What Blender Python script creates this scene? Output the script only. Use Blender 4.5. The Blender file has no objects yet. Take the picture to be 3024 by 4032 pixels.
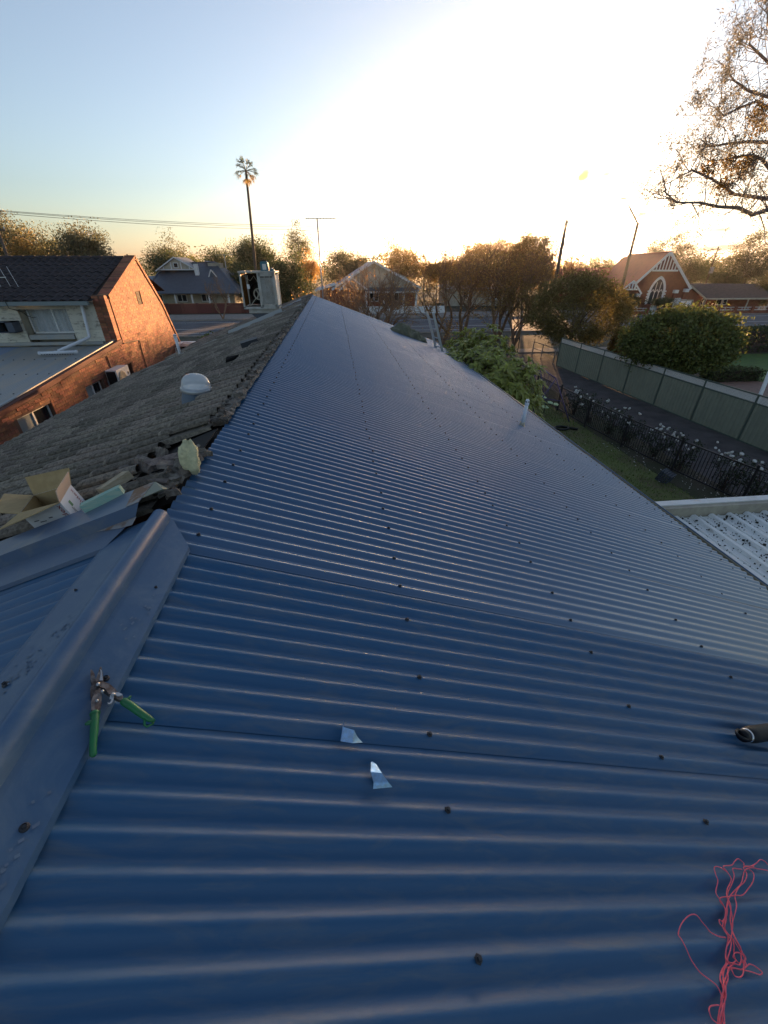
import bpy, bmesh, math, random
import numpy as np
from mathutils import Vector, Matrix
R = math.radians
rng = np.random.default_rng(7)
random.seed(7)
SC = bpy.context.scene
COL = SC.collection

# ------------------------------------------------------------------ camera, sky, sun, exposure
cam = bpy.data.cameras.new('camera'); cam_o = bpy.data.objects.new('camera', cam); COL.objects.link(cam_o); SC.camera = cam_o
cam.sensor_fit = 'HORIZONTAL'; cam.sensor_width = 36; cam.lens = 18.985; cam.clip_start = .05; cam.clip_end = 4000
cam_o.location = (0, 0, 6); cam_o.rotation_euler = (R(90 - 31.363), 0, R(-6.206))
SUN_EL, SUN_AZ = 2.8, 22.0
SKY_POW, SKY_GAIN, SKY_SAT = .1, .42, .66
world = bpy.data.worlds.new('World'); SC.world = world; world.use_nodes = True
def sky():
    nt = world.node_tree; N = nt.nodes; L = nt.links; bg = N['Background']
    sk = N.new('ShaderNodeTexSky'); sk.sky_type = 'NISHITA'; sk.sun_disc = False
    sk.sun_elevation = R(SUN_EL); sk.sun_rotation = R(SUN_AZ)
    sk.air_density = 1.0; sk.dust_density = 1.0; sk.ozone_density = 3.0
    bg.inputs[1].default_value = .1
    tc = N.new('ShaderNodeTexCoord')
    nz = N.new('ShaderNodeTexNoise'); nz.inputs['Scale'].default_value = 14; nz.inputs['Detail'].default_value = 5
    mp = N.new('ShaderNodeMapping'); mp.inputs['Scale'].default_value = (1, 1, 3.5)
    L.new(tc.outputs['Generated'], mp.inputs[0]); L.new(mp.outputs[0], nz.inputs[0])
    # a few small clouds: (azimuth, elevation, half width, half height, tilt, tint)
    clouds = [(23.0, 8.4, 1.3, .55, .5, (.62, .25, .04)), (27.2, 7.9, 1.0, .7, .7, (.62, .24, .04)), (29.3, 7.8, .9, .35, .15, (.62, .25, .04)),
              (-25.5, 2.7, 2.2, .35, 0, (.55, .42, .36)), (40.5, 2.9, 2.0, .3, 0, (.7, .45, .32)), (-31, 1.2, 9, .35, 0, (.8, .5, .28)), (33.5, 4.4, 1.2, .22, .3, (1.1, .85, .35)), (42, 1.4, 4.5, .5, 0, (.8, .55, .4)), (-17, .9, 9, .25, 0, (.85, .53, .28))]
    # whole sky graded: brightness reshaped by a power and a gain, colour muted
    bw = N.new('ShaderNodeRGBToBW'); L.new(sk.outputs[0], bw.inputs[0])
    pw = N.new('ShaderNodeMath'); pw.operation = 'POWER'; L.new(bw.outputs[0], pw.inputs[0]); pw.inputs[1].default_value = SKY_POW
    ml = N.new('ShaderNodeMath'); ml.operation = 'MULTIPLY'; L.new(pw.outputs[0], ml.inputs[0]); ml.inputs[1].default_value = SKY_GAIN
    hs = N.new('ShaderNodeHueSaturation'); hs.inputs['Saturation'].default_value = SKY_SAT; L.new(sk.outputs[0], hs.inputs['Color'])
    vm = N.new('ShaderNodeVectorMath'); vm.operation = 'SCALE'; L.new(hs.outputs[0], vm.inputs[0]); L.new(ml.outputs[0], vm.inputs['Scale'])
    cur = vm.outputs[0]
    for az, el, w, h, tilt, tint in clouds:
        d = Vector((math.sin(R(az)) * math.cos(R(el)), math.cos(R(az)) * math.cos(R(el)), math.sin(R(el))))
        rt = Vector((math.cos(R(az)), -math.sin(R(az)), 0)); up = rt.cross(d)
        u = rt * math.cos(tilt) + up * math.sin(tilt); v = up * math.cos(tilt) - rt * math.sin(tilt)
        def dot(vec, k):
            n = N.new('ShaderNodeVectorMath'); n.operation = 'DOT_PRODUCT'; n.inputs[1].default_value = vec / k
            L.new(tc.outputs['Generated'], n.inputs[0]); return n.outputs['Value']
        def mth(op, a, b=None):
            n = N.new('ShaderNodeMath'); n.operation = op
            for i, s in enumerate((a, b)):
                if s is None: continue
                if isinstance(s, (int, float)): n.inputs[i].default_value = s
                else: L.new(s, n.inputs[i])
            return n.outputs[0]
        du = dot(u, math.sin(R(w))); dv = dot(v, math.sin(R(h))); df = dot(d, 1)
        r2 = mth('ADD', mth('MULTIPLY', du, du), mth('MULTIPLY', dv, dv))
        s = mth('SUBTRACT', mth('ADD', mth('MULTIPLY', nz.outputs['Fac'], 2.2), -.3), r2)
        s = mth('MULTIPLY', s, 1.3); s.node.use_clamp = True
        s = mth('MULTIPLY', s, mth('GREATER_THAN', df, .5)); s = mth('MULTIPLY', s, .98)
        mx = N.new('ShaderNodeMix'); mx.data_type = 'RGBA'; L.new(s, mx.inputs[0]); L.new(cur, mx.inputs[6]); mx.inputs[7].default_value = (*tint, 1)
        cur = mx.outputs[2]
    L.new(cur, bg.inputs[0])
sky()
sl = bpy.data.lights.new('sun', 'SUN'); so = bpy.data.objects.new('sun', sl); COL.objects.link(so)
sl.energy = 2.3; sl.angle = R(.55); sl.color = (1, .56, .25)
so.rotation_euler = Vector((math.sin(R(SUN_AZ)) * math.cos(R(SUN_EL)), math.cos(R(SUN_AZ)) * math.cos(R(SUN_EL)), math.sin(R(SUN_EL)))).to_track_quat('Z', 'Y').to_euler()
SC.view_settings.view_transform = 'Standard'; SC.view_settings.look = 'None'; SC.view_settings.gamma = 1; SC.view_settings.use_curve_mapping = False
SC.view_settings.exposure = 3.45

# ------------------------------------------------------------------ measured planes
SR, SLF = R(19.63), R(19.4)                     # pitch of the metal side and of the tiled side
TR, TL = math.tan(SR), math.tan(SLF)
def zR(x): return 4.704 - TR * x                # crest plane of the new sheets
def zL(x): return 5.007 + TL * (x + .85)        # tiled side
_f, _p, _y = 1594.72, R(31.363), R(6.206)
_F0 = Vector((math.sin(_y), math.cos(_y), 0)); _R = Vector((math.cos(_y), -math.sin(_y), 0)); _Z = Vector((0, 0, 1))
_F = _F0 * math.cos(_p) - _Z * math.sin(_p); _D = -_F0 * math.sin(_p) - _Z * math.cos(_p); _O = Vector((0, 0, 6))
def at(px, py, X=None, Y=None, Z=None, roof=None, left=None):   # a measured pixel as a point on a named plane
    d = _F + _R * ((px - 1512) / _f) + _D * ((py - 2016) / _f)
    if Y is not None: t = Y / d.y
    elif X is not None: t = X / d.x
    elif Z is not None: t = (Z - 6) / d.z
    elif roof is not None: n = Vector((math.sin(SR), 0, math.cos(SR))); t = n.dot(Vector((0, 0, 4.704 + roof / math.cos(SR))) - _O) / n.dot(d)
    else: n = Vector((-math.sin(SLF), 0, math.cos(SLF))); t = n.dot(Vector((-.85, 0, 5.007 + left / math.cos(SLF))) - _O) / n.dot(d)
    return _O + d * t

# ------------------------------------------------------------------ materials
def mat(name, col, rough=.7, metal=0., col2=None, nscale=6., nlo=.4, nhi=.6, rnd=0., bump=0., bscale=60., leaf=0., coat=0., coat_r=.2, detail=4., stretch=None, spec=.5, alpha=1., trans=0., ndist=0.):
    m = bpy.data.materials.new(name); m.use_nodes = True
    nt = m.node_tree; N = nt.nodes; L = nt.links; b = N['Principled BSDF']
    b.inputs['Roughness'].default_value = rough; b.inputs['Metallic'].default_value = metal; b.inputs['Specular IOR Level'].default_value = spec
    if coat: b.inputs['Coat Weight'].default_value = coat; b.inputs['Coat Roughness'].default_value = coat_r; b.inputs['Coat IOR'].default_value = 1.75
    if alpha < 1: b.inputs['Alpha'].default_value = alpha
    if trans: b.inputs['Transmission Weight'].default_value = trans
    tc = N.new('ShaderNodeTexCoord'); src = tc.outputs['Object']
    if stretch:
        mp = N.new('ShaderNodeMapping'); mp.inputs['Scale'].default_value = stretch; L.new(src, mp.inputs[0]); src = mp.outputs[0]
    c = N.new('ShaderNodeRGB'); c.outputs[0].default_value = (*col, 1); cur = c.outputs[0]
    if col2 is not None:
        n = N.new('ShaderNodeTexNoise'); n.inputs['Scale'].default_value = nscale; n.inputs['Detail'].default_value = detail; n.inputs['Roughness'].default_value = .65; n.inputs['Distortion'].default_value = ndist
        L.new(src, n.inputs[0])
        rp = N.new('ShaderNodeMapRange'); rp.inputs[1].default_value = nlo; rp.inputs[2].default_value = nhi; L.new(n.outputs['Fac'], rp.inputs[0])
        mx = N.new('ShaderNodeMix'); mx.data_type = 'RGBA'; L.new(rp.outputs[0], mx.inputs[0]); L.new(cur, mx.inputs[6]); mx.inputs[7].default_value = (*col2, 1); cur = mx.outputs[2]
    if rnd:
        oi = N.new('ShaderNodeObjectInfo'); ge = N.new('ShaderNodeNewGeometry')
        ad = N.new('ShaderNodeMath'); ad.operation = 'ADD'; L.new(oi.outputs['Random'], ad.inputs[0]); L.new(ge.outputs['Random Per Island'], ad.inputs[1])
        fr = N.new('ShaderNodeMath'); fr.operation = 'FRACT'; L.new(ad.outputs[0], fr.inputs[0])
        mr = N.new('ShaderNodeMapRange'); mr.inputs[3].default_value = 1 - rnd; mr.inputs[4].default_value = 1 + rnd; L.new(fr.outputs[0], mr.inputs[0])
        hs = N.new('ShaderNodeHueSaturation'); L.new(mr.outputs[0], hs.inputs['Value']); L.new(cur, hs.inputs['Color'])
        m2 = N.new('ShaderNodeMapRange'); m2.inputs[3].default_value = .5 - rnd * .035; m2.inputs[4].default_value = .5 + rnd * .035
        f2 = N.new('ShaderNodeMath'); f2.operation = 'MULTIPLY'; f2.inputs[1].default_value = 7.31; L.new(ad.outputs[0], f2.inputs[0])
        f3 = N.new('ShaderNodeMath'); f3.operation = 'FRACT'; L.new(f2.outputs[0], f3.inputs[0]); L.new(f3.outputs[0], m2.inputs[0]); L.new(m2.outputs[0], hs.inputs['Hue'])
        cur = hs.outputs[0]
    L.new(cur, b.inputs['Base Color'])
    if bump:
        n = N.new('ShaderNodeTexNoise'); n.inputs['Scale'].default_value = bscale; n.inputs['Detail'].default_value = 5; L.new(src, n.inputs[0])
        bp = N.new('ShaderNodeBump'); bp.inputs['Strength'].default_value = bump; bp.inputs['Distance'].default_value = .02; L.new(n.outputs['Fac'], bp.inputs['Height']); L.new(bp.outputs[0], b.inputs['Normal'])
    if leaf:
        tr = N.new('ShaderNodeBsdfTranslucent'); L.new(cur, tr.inputs['Color']); ms = N.new('ShaderNodeMixShader'); ms.inputs[0].default_value = leaf
        L.new(b.outputs[0], ms.inputs[1]); L.new(tr.outputs[0], ms.inputs[2]); L.new(ms.outputs[0], N['Material Output'].inputs[0])
    return m
M = {}
def mk(n, *a, **k): M[n] = mat(n, *a, **k)
mk('new_steel', (.014, .09, .205), .3, col2=(.028, .097, .205), nscale=2.2, nlo=.4, nhi=.75, spec=.9, coat=.8, coat_r=.24)
mk('old_steel', (.022, .105, .225), .46, col2=(.1, .145, .205), nscale=9, nlo=.46, nhi=.8, stretch=(.5, 3, 1), bump=.06, bscale=30, ndist=.6, spec=.6)
mk('cap_steel', (.05, .115, .215), .42, col2=(.1, .165, .245), nscale=5, nlo=.45, nhi=.75, bump=.04, bscale=40, ndist=1.0)
mk('boot_dust', (.12, .18, .26), .8, rnd=.15)
mk('flash_steel', (.10, .145, .22), .4, col2=(.2, .205, .21), nscale=5, nlo=.5, nhi=.8, bump=.04, ndist=1)
mk('rust', (.3, .29, .28), .6, col2=(.2, .095, .04), nscale=9, nlo=.45, nhi=.6, ndist=1)
mk('screw', (.05, .05, .055), .45, .5, rnd=.2)
mk('tile', (.26, .215, .165), .92, col2=(.1, .083, .064), nscale=45, nlo=.4, nhi=.66, rnd=.36, bump=.3, bscale=200)
mk('tile_dark', (.04, .03, .025), .95)
mk('broken_tile', (.2, .165, .135), .9, col2=(.09, .07, .06), nscale=22, rnd=.4, bump=.6)
mk('mortar', (.22, .195, .165), .95, col2=(.12, .1, .08), nscale=24, rnd=.35, bump=.7, bscale=90)
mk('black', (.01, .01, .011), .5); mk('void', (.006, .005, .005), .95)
mk('brick', (.36, .135, .068), .9, col2=(.2, .085, .05), nscale=7, nlo=.4, nhi=.7, rnd=.38, bump=.35, bscale=90)
mk('brick_joint', (.16, .085, .055), .95, bump=.4)
mk('brick_dark', (.17, .06, .045), .9, rnd=.25, bump=.3)
mk('dark_tile', (.042, .03, .032), .75, col2=(.022, .017, .018), nscale=9, rnd=.2, bump=.3)
mk('white_paint', (.78, .78, .76), .5, col2=(.62, .61, .57), nscale=4, nlo=.5, nhi=.75)
mk('pvc', (.75, .77, .8), .35)
mk('boards', (.62, .58, .47), .75, col2=(.13, .105, .08), nscale=4.5, nlo=.52, nhi=.72, stretch=(1, 1, 2.2), rnd=.14, bump=.2, ndist=.25)
mk('cream', (.52, .47, .36), .7, col2=(.4, .36, .28), nscale=2); mk('cream_metal', (.42, .38, .28), .5, col2=(.33, .29, .22), nscale=5)
mk('grey_gutter', (.2, .24, .24), .5); mk('grey_metal', (.33, .35, .35), .45, col2=(.42, .38, .31), nscale=1.2, stretch=(3, .25, 1), nlo=.4, nhi=.65)
mk('blue_grey_metal', (.23, .3, .42), .35)
mk('slate_roof', (.085, .1, .125), .5, col2=(.07, .085, .11), nscale=2)
mk('glass', (.02, .025, .03), .06, spec=.8); mk('curtain', (.5, .52, .54), .9, col2=(.3, .33, .36), nscale=9, stretch=(1, 1, .05)); mk('obscure_glass', (.3, .34, .34), .25)
mk('red_roof', (.33, .1, .07), .8, col2=(.22, .075, .055), nscale=1.5, nlo=.45, nhi=.7, rnd=.1); mk('brown_roof', (.13, .095, .08), .9, col2=(.09, .07, .06), nscale=3)
mk('church_brick', (.3, .1, .05), .9, col2=(.22, .075, .04), nscale=3); mk('pale_roof', (.5, .48, .5), .6)
mk('asphalt', (.11, .11, .125), .85, col2=(.08, .08, .09), nscale=.5, bump=.3, bscale=50); mk('line_white', (.75, .75, .72), .7)
mk('concrete', (.33, .29, .25), .9, col2=(.25, .22, .19), nscale=2, bump=.2); mk('drive', (.11, .098, .098), .95, col2=(.06, .054, .054), nscale=1.3, nlo=.35, nhi=.65, bump=.8, bscale=45)
mk('grass_ground', (.14, .17, .05), .95, col2=(.13, .115, .055), nscale=1.1, nlo=.4, nhi=.6, bump=.5, bscale=40); mk('earth', (.09, .07, .05), .95, col2=(.05, .055, .025), nscale=.35, bump=.4)
mk('blade', (.16, .22, .06), .8, rnd=.4, leaf=.3); mk('bright_lawn', (.09, .17, .03), .9, col2=(.07, .13, .03), nscale=2, bump=.3)
mk('paving', (.3, .2, .16), .85, col2=(.22, .15, .12), nscale=3)
mk('bark', (.15, .115, .085), .9, col2=(.09, .07, .055), nscale=8, stretch=(3, 3, .6), bump=.5); mk('dark_bark', (.075, .05, .04), .9, bump=.4); mk('gum_bark', (.26, .21, .19), .8, col2=(.15, .12, .11), nscale=3)
mk('twig', (.28, .17, .1), .85, rnd=.2)
mk('leaf_dark', (.08, .105, .04), .65, rnd=.5, leaf=.35); mk('leaf_green', (.15, .17, .045), .6, rnd=.5, leaf=.4); mk('leaf_gum', (.15, .15, .08), .6, rnd=.5, leaf=.4)
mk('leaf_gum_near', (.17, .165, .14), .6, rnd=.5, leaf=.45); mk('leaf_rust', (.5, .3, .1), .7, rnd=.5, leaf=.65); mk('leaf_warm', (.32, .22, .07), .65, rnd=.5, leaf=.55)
mk('leaf_fern', (.21, .17, .055), .65, rnd=.45, leaf=.45); mk('leaf_big', (.34, .36, .085), .45, rnd=.35, leaf=.4); mk('leaf_rose', (.045, .06, .028), .6, rnd=.5, leaf=.25); mk('petal', (.8, .78, .72), .6, leaf=.2); mk('mistletoe', (.2, .13, .03), .7, rnd=.5, leaf=.4)
mk('green_steel', (.28, .295, .215), .55, col2=(.25, .265, .195), nscale=2); mk('green_rail', (.085, .115, .09), .5); mk('lattice', (.84, .81, .75), .7)
mk('fence_black', (.03, .027, .03), .45); mk('purple', (.1, .085, .2), .45); mk('lime', (.45, .62, .3), .5)
mk('pole_wood', (.16, .12, .09), .9, col2=(.1, .075, .06), nscale=4, stretch=(4, 4, .4), bump=.4); mk('galv', (.4, .41, .42), .4, .6)
mk('deck_white', (.82, .83, .8), .5, col2=(.42, .38, .31), nscale=7, nlo=.55, nhi=.78, stretch=(3, .5, 1)); mk('debris', (.03, .03, .022), .95, rnd=.4)
mk('card', (.45, .32, .15), .85, col2=(.4, .28, .13), nscale=20); mk('card_pale', (.62, .45, .33), .85); mk('print_white', (.72, .72, .74), .6); mk('print_red', (.3, .03, .03), .6); mk('print_dark', (.04, .045, .06), .6); mk('print_green', (.12, .28, .12), .6)
mk('pine', (.5, .42, .29), .8, col2=(.36, .29, .18), nscale=14, stretch=(1, 1, 8), bump=.2); mk('mint_pine', (.25, .45, .38), .8, col2=(.4, .5, .38), nscale=12, stretch=(1, 1, 6), bump=.2)
mk('batt', (.75, .7, .42), .95, col2=(.6, .58, .35), nscale=25, bump=.8); mk('galv_bright', (.32, .55, .82), .3, .75, col2=(.3, .45, .62), nscale=60)
mk('jaw', (.12, .085, .07), .5, .7, col2=(.25, .22, .2), nscale=40, bump=.2); mk('jaw_edge', (.5, .5, .5), .3, .9); mk('grip', (.02, .2, .06), .4, col2=(.03, .16, .06), nscale=30)
mk('bottle', (.007, .007, .008), .5, bump=.1, bscale=400, spec=.35); mk('bottle_cap', (.005, .005, .006), .35, spec=.35); mk('steel_ring', (.7, .72, .75), .25, .9)
mk('string', (1, .15, .2), .6); mk('sack', (.13, .13, .085), .95, col2=(.2, .19, .13), nscale=5, bump=.5, bscale=80)
mk('cooler', (.5, .49, .45), .5, col2=(.4, .38, .33), nscale=5); mk('cooler_pad', (.5, .3, .1), .9, col2=(.25, .13, .04), nscale=20, leaf=.4); mk('teal', (.03, .14, .19), .45); mk('alu', (.55, .56, .57), .35, .7)
mk('dome', (.75, .78, .8), .18, spec=.6, alpha=.55); mk('blue_flash', (.12, .16, .21), .45)

# ------------------------------------------------------------------ mesh builder
ORG = {}
class MB:
    def __init__(s): s.v = []; s.f = []
    def add(s, vs, fs):
        o = len(s.v); s.v += [tuple(p) for p in vs]; s.f += [tuple(i + o for i in q) for q in fs]; return s
    def box(s, a, b, mt=None):
        x0, y0, z0 = a; x1, y1, z1 = b
        vs = [Vector(p) for p in ((x0, y0, z0), (x1, y0, z0), (x1, y1, z0), (x0, y1, z0), (x0, y0, z1), (x1, y0, z1), (x1, y1, z1), (x0, y1, z1))]
        if mt is not None: vs = [mt @ p for p in vs]
        return s.add(vs, ((0, 3, 2, 1), (4, 5, 6, 7), (0, 1, 5, 4), (1, 2, 6, 5), (2, 3, 7, 6), (3, 0, 4, 7)))
    def beam(s, p, q, w, h, up=(0, 0, 1)):
        p = Vector(p); q = Vector(q); d = (q - p).normalized(); u = Vector(up); r = d.cross(u)
        if r.length < 1e-3: r = d.cross(Vector((1, 0, 0)))
        r.normalize(); u = r.cross(d); vs = []
        for e in (p, q): vs += [e + r * (a * w / 2) + u * (b * h / 2) for a, b in ((-1, -1), (1, -1), (1, 1), (-1, 1))]
        return s.add(vs, ((0, 1, 2, 3), (7, 6, 5, 4), (0, 4, 5, 1), (1, 5, 6, 2), (2, 6, 7, 3), (3, 7, 4, 0)))
    def tube(s, path, r, n=8, cap=True):
        path = [Vector(p) for p in path]; m = len(path)
        rs = r if isinstance(r, (list, tuple)) else [r] * m
        u = None; vs = []
        for i, p in enumerate(path):
            d = (path[min(i + 1, m - 1)] - path[max(i - 1, 0)])
            d = d.normalized() if d.length > 1e-9 else Vector((0, 0, 1))
            if u is None: u = d.orthogonal().normalized()
            u = (u - d * u.dot(d)); u = u.normalized() if u.length > 1e-6 else d.orthogonal().normalized()
            w = d.cross(u)
            vs += [p + (u * math.cos(2 * math.pi * k / n) + w * math.sin(2 * math.pi * k / n)) * rs[i] for k in range(n)]
        fs = [(i * n + k, i * n + (k + 1) % n, (i + 1) * n + (k + 1) % n, (i + 1) * n + k) for i in range(m - 1) for k in range(n)]
        if cap: fs += [tuple(range(n - 1, -1, -1)), tuple((m - 1) * n + k for k in range(n))]
        return s.add(vs, fs)
    def lathe(s, prof, n=20, mt=None):
        vs = []; m = len(prof)
        for r_, z in prof: vs += [Vector((r_ * math.cos(2 * math.pi * k / n), r_ * math.sin(2 * math.pi * k / n), z)) for k in range(n)]
        if mt is not None: vs = [mt @ p for p in vs]
        fs = [(i * n + k, i * n + (k + 1) % n, (i + 1) * n + (k + 1) % n, (i + 1) * n + k) for i in range(m - 1) for k in range(n)]
        return s.add(vs, fs)
    def prism(s, poly, d):                       # planar polygon extruded by vector d
        poly = [Vector(p) for p in poly]; d = Vector(d); n = len(poly)
        return s.add(poly + [p + d for p in poly], [tuple(range(n - 1, -1, -1)), tuple(range(n, 2 * n))] + [(i, (i + 1) % n, (i + 1) % n + n, i + n) for i in range(n)])
    def strip(s, A, B):                          # sheet between two polylines
        n = len(A); return s.add(list(A) + list(B), [(i, i + 1, n + i + 1, n + i) for i in range(n - 1)])
    def slab(s, A, B, nrm, t):                   # sheet with thickness t against nrm
        nv = Vector(nrm) * t; A = [Vector(p) for p in A]; B = [Vector(p) for p in B]
        s.strip(A, B); s.strip([p - nv for p in B], [p - nv for p in A])
        s.strip([p - nv for p in A], A); s.strip(B, [p - nv for p in B])
        for i in (0, -1): s.add([A[i], B[i], B[i] - nv, A[i] - nv], [(0, 1, 2, 3)])
        return s
    def mesh(s, name, m, org=(0, 0, 0), smooth=False):
        me = bpy.data.meshes.new(name); o = Vector(org)
        me.from_pydata([(p[0] - o.x, p[1] - o.y, p[2] - o.z) for p in s.v], [], s.f); me.update()
        if smooth: me.polygons.foreach_set('use_smooth', [True] * len(me.polygons))
        me.materials.append(M[m] if isinstance(m, str) else m); return me
    def build(s, name, m, parent=None, smooth=False, kind=None, label=None):
        org = ORG.get(parent.name, (0, 0, 0)) if parent else (0, 0, 0)
        return put(name, s.mesh(name, m, org, smooth), parent, kind=kind, label=label)
def put(name, me, parent=None, loc=None, rot=None, kind=None, label=None, mtx=None):
    o = bpy.data.objects.new(name, me); COL.objects.link(o)
    org = Vector(ORG.get(parent.name, (0, 0, 0))) if parent else Vector((0, 0, 0))
    if parent: o.parent = parent
    if mtx is not None: o.matrix_local = Matrix.Translation(-org) @ mtx
    else:
        if loc is not None: o.location = Vector(loc) - org
        if rot is not None: o.rotation_euler = rot
    ORG[o.name] = tuple(org)
    if kind: o['kind'] = kind
    if label: o['label'] = label
    return o
def thing(name, label, cat, loc=(0, 0, 0), group=None):
    o = bpy.data.objects.new(name, None); COL.objects.link(o); o.location = loc; o.empty_display_size = .2
    ORG[o.name] = tuple(loc); o['label'] = label; o['category'] = cat
    if group: o['group'] = group
    return o
def tag(o, label, cat, group=None, kind=None):
    o['label'] = label; o['category'] = cat
    if group: o['group'] = group
    if kind: o['kind'] = kind
    return o
def arr_mesh(name, V, Q, m, smooth=False):
    V = np.asarray(V, np.float32); Q = np.asarray(Q, np.int32); k = Q.shape[1]
    me = bpy.data.meshes.new(name); me.vertices.add(len(V)); me.vertices.foreach_set('co', V.ravel())
    me.loops.add(Q.size); me.loops.foreach_set('vertex_index', Q.ravel()); me.polygons.add(len(Q))
    me.polygons.foreach_set('loop_start', np.arange(len(Q), dtype=np.int32) * k); me.update(calc_edges=True)
    if smooth: me.polygons.foreach_set('use_smooth', np.ones(len(Q), bool))
    me.materials.append(M[m]); return me
def rect(x0, y0, x1, y1, z): return [(x0, y0, z), (x1, y0, z), (x1, y1, z), (x0, y1, z)]
def sheet(name, m, polys, kind='structure'):
    b = MB()
    for p in polys: b.add(p, [tuple(range(len(p)))])
    return b.build(name, m, kind=kind)
def text_mesh(txt, size, depth=.0):
    c = bpy.data.curves.new('t', 'FONT'); c.body = txt; c.size = size; c.align_x = 'CENTER'; c.align_y = 'CENTER'; c.extrude = depth
    o = bpy.data.objects.new('t', c); COL.objects.link(o); bpy.context.view_layer.update()
    me = bpy.data.meshes.new_from_object(o.evaluated_get(bpy.context.evaluated_depsgraph_get())); bpy.data.objects.remove(o); return me
def frame(o, x, y):                              # matrix with axes x, y and their normal at o
    x = Vector(x).normalized(); y = Vector(y); y = (y - x * y.dot(x)).normalized(); z = x.cross(y)
    return Matrix(((x.x, y.x, z.x, o[0]), (x.y, y.y, z.y, o[1]), (x.z, y.z, z.z, o[2]), (0, 0, 0, 1)))

# ------------------------------------------------------------------ ground, roads, paths
sheet('ground', 'earth', [rect(-900, -300, 900, 1500, 0)])
sheet('lawn', 'grass_ground', [rect(4, -4, 10.45, 26, .004)]); sheet('driveway', 'drive', [rect(11.9, -4, 15.9, 33, .004)])
sheet('flower_bed', 'earth', [[(10.5, -4, .006), (11.9, -4, .006), (11.9, 21, .006), (10.4, 21, .006)]])
sheet('neighbour_lawn', 'bright_lawn', [rect(24, 14, 60, 30.5, .004)]); sheet('garden_path', 'paving', [[(21.5, 15, .008), (26, 15, .008), (25.2, 22.5, .008), (22.2, 22.5, .008)]])
sheet('footpath', 'concrete', [rect(-300, 33, 300, 34.6, .03)]); sheet('road', 'asphalt', [rect(-400, 44.6, 400, 58, .004)])
b = MB(); b.box((-400, 44.3, -.05), (400, 44.6, .12)); b.box((-400, 58, -.05), (400, 58.3, .12)); b.build('kerb', 'concrete', kind='structure')
sheet('far_footpath', 'concrete', [rect(-400, 59.5, 400, 66, .03)])
for y, w in ((50.1, .16), (56.2, .14), (46.9, .14)): sheet('road_line', 'line_white', [rect(-300, y, 300, y + w, .008)])
# grass blades on the strip of lawn under the eave
def blades():
    n = 26000; x = rng.uniform(4.3, 10.5, n); y = rng.uniform(7, 24, n)
    keep = np.sin(x * 2.1) + np.sin(y * 1.7 + x) + rng.normal(0, .8, n) > -.9; x = x[keep]; y = y[keep]; n = len(x)
    a = rng.uniform(0, 6.28, n); h = rng.uniform(.03, .09, n); w = .012; lx = rng.normal(0, .03, n); ly = rng.normal(0, .03, n)
    V = np.stack([np.stack([x - w * np.cos(a), y - w * np.sin(a), 0 * x], 1), np.stack([x + w * np.cos(a), y + w * np.sin(a), 0 * x], 1), np.stack([x + lx, y + ly, h], 1)], 1).reshape(-1, 3)
    tag(put('grass', arr_mesh('grass', V, np.arange(3 * n).reshape(-1, 3), 'blade')), 'short patchy green grass below the blue roof edge', 'grass', kind='stuff')
blades()

# ------------------------------------------------------------------ our house: metal side, tiled side, caps, gutter
house = thing('house', 'long house roofed half in new blue corrugated steel, half in old grey tiles', 'house', (0, 8, 0))
PIT = .0762; XR = -.85
def vx(v): return v * math.cos(SR)
def on_roof(v, y, off=0): return Vector((v * math.cos(SR) + off * math.sin(SR), y, 4.704 - v * math.sin(SR) + off * math.cos(SR)))
def on_left(d, y, off=0): return Vector((XR - d * math.cos(SLF) - off * math.sin(SLF), y, 5.007 - d * math.sin(SLF) + off * math.cos(SLF)))
V0, V1 = -.90, 4.44
def corr_mesh(name, L, m, nrib=10, seg=12, lap=True):
    A = []; B = []
    tot = nrib * seg + (3 if lap else 0)
    for i in range(tot + 1):
        y = -PIT / 2 + i * PIT / seg; z = -.0098 + .0098 * math.cos(2 * math.pi * y / PIT)
        if lap and i > nrib * seg - 1: z -= .0016
        A.append((0, y, z)); B.append((L, y, z))
    b = MB(); k = 6
    rows = [[(L * j / k, p[1], p[2]) for p in A] for j in range(k + 1)]
    for j in range(k): b.strip(rows[j + 1], rows[j])
    return b.mesh(name, m, smooth=True)
mr = MB(); mr.add([on_roof(V0, -3.5, -.05), on_roof(V1 - .1, -3.5, -.05), on_roof(V1 - .1, 18.3, -.05), on_roof(V0, 18.3, -.05)], [(0, 1, 2, 3)])
metal_roof = mr.build('metal_roof', 'void', house)
new_me = corr_mesh('roof_sheet', V1 - V0, 'new_steel'); old_me = corr_mesh('old_roof_sheet', V1 - V0, 'old_steel')
RIB0 = 1.534
for k in range(22):                                                 # new sheets, each laid over the one before
    o = put('roof_sheet', new_me, metal_roof, tuple(on_roof(V0 + (0 if k else .0) + rng.normal(0, .004), RIB0 + .762 * k, .0005 * (k % 2))), (R(rng.normal(0, .10)), SR + R(rng.normal(0, .05)), 0))
for k in range(7):
    put('roof_sheet', old_me, metal_roof, tuple(on_roof(V0, RIB0 - .762 * (k + 1), -.002)), (R(rng.normal(0, .08)), SR, 0), label='older dusty blue sheet beside the ridge cap')
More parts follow.
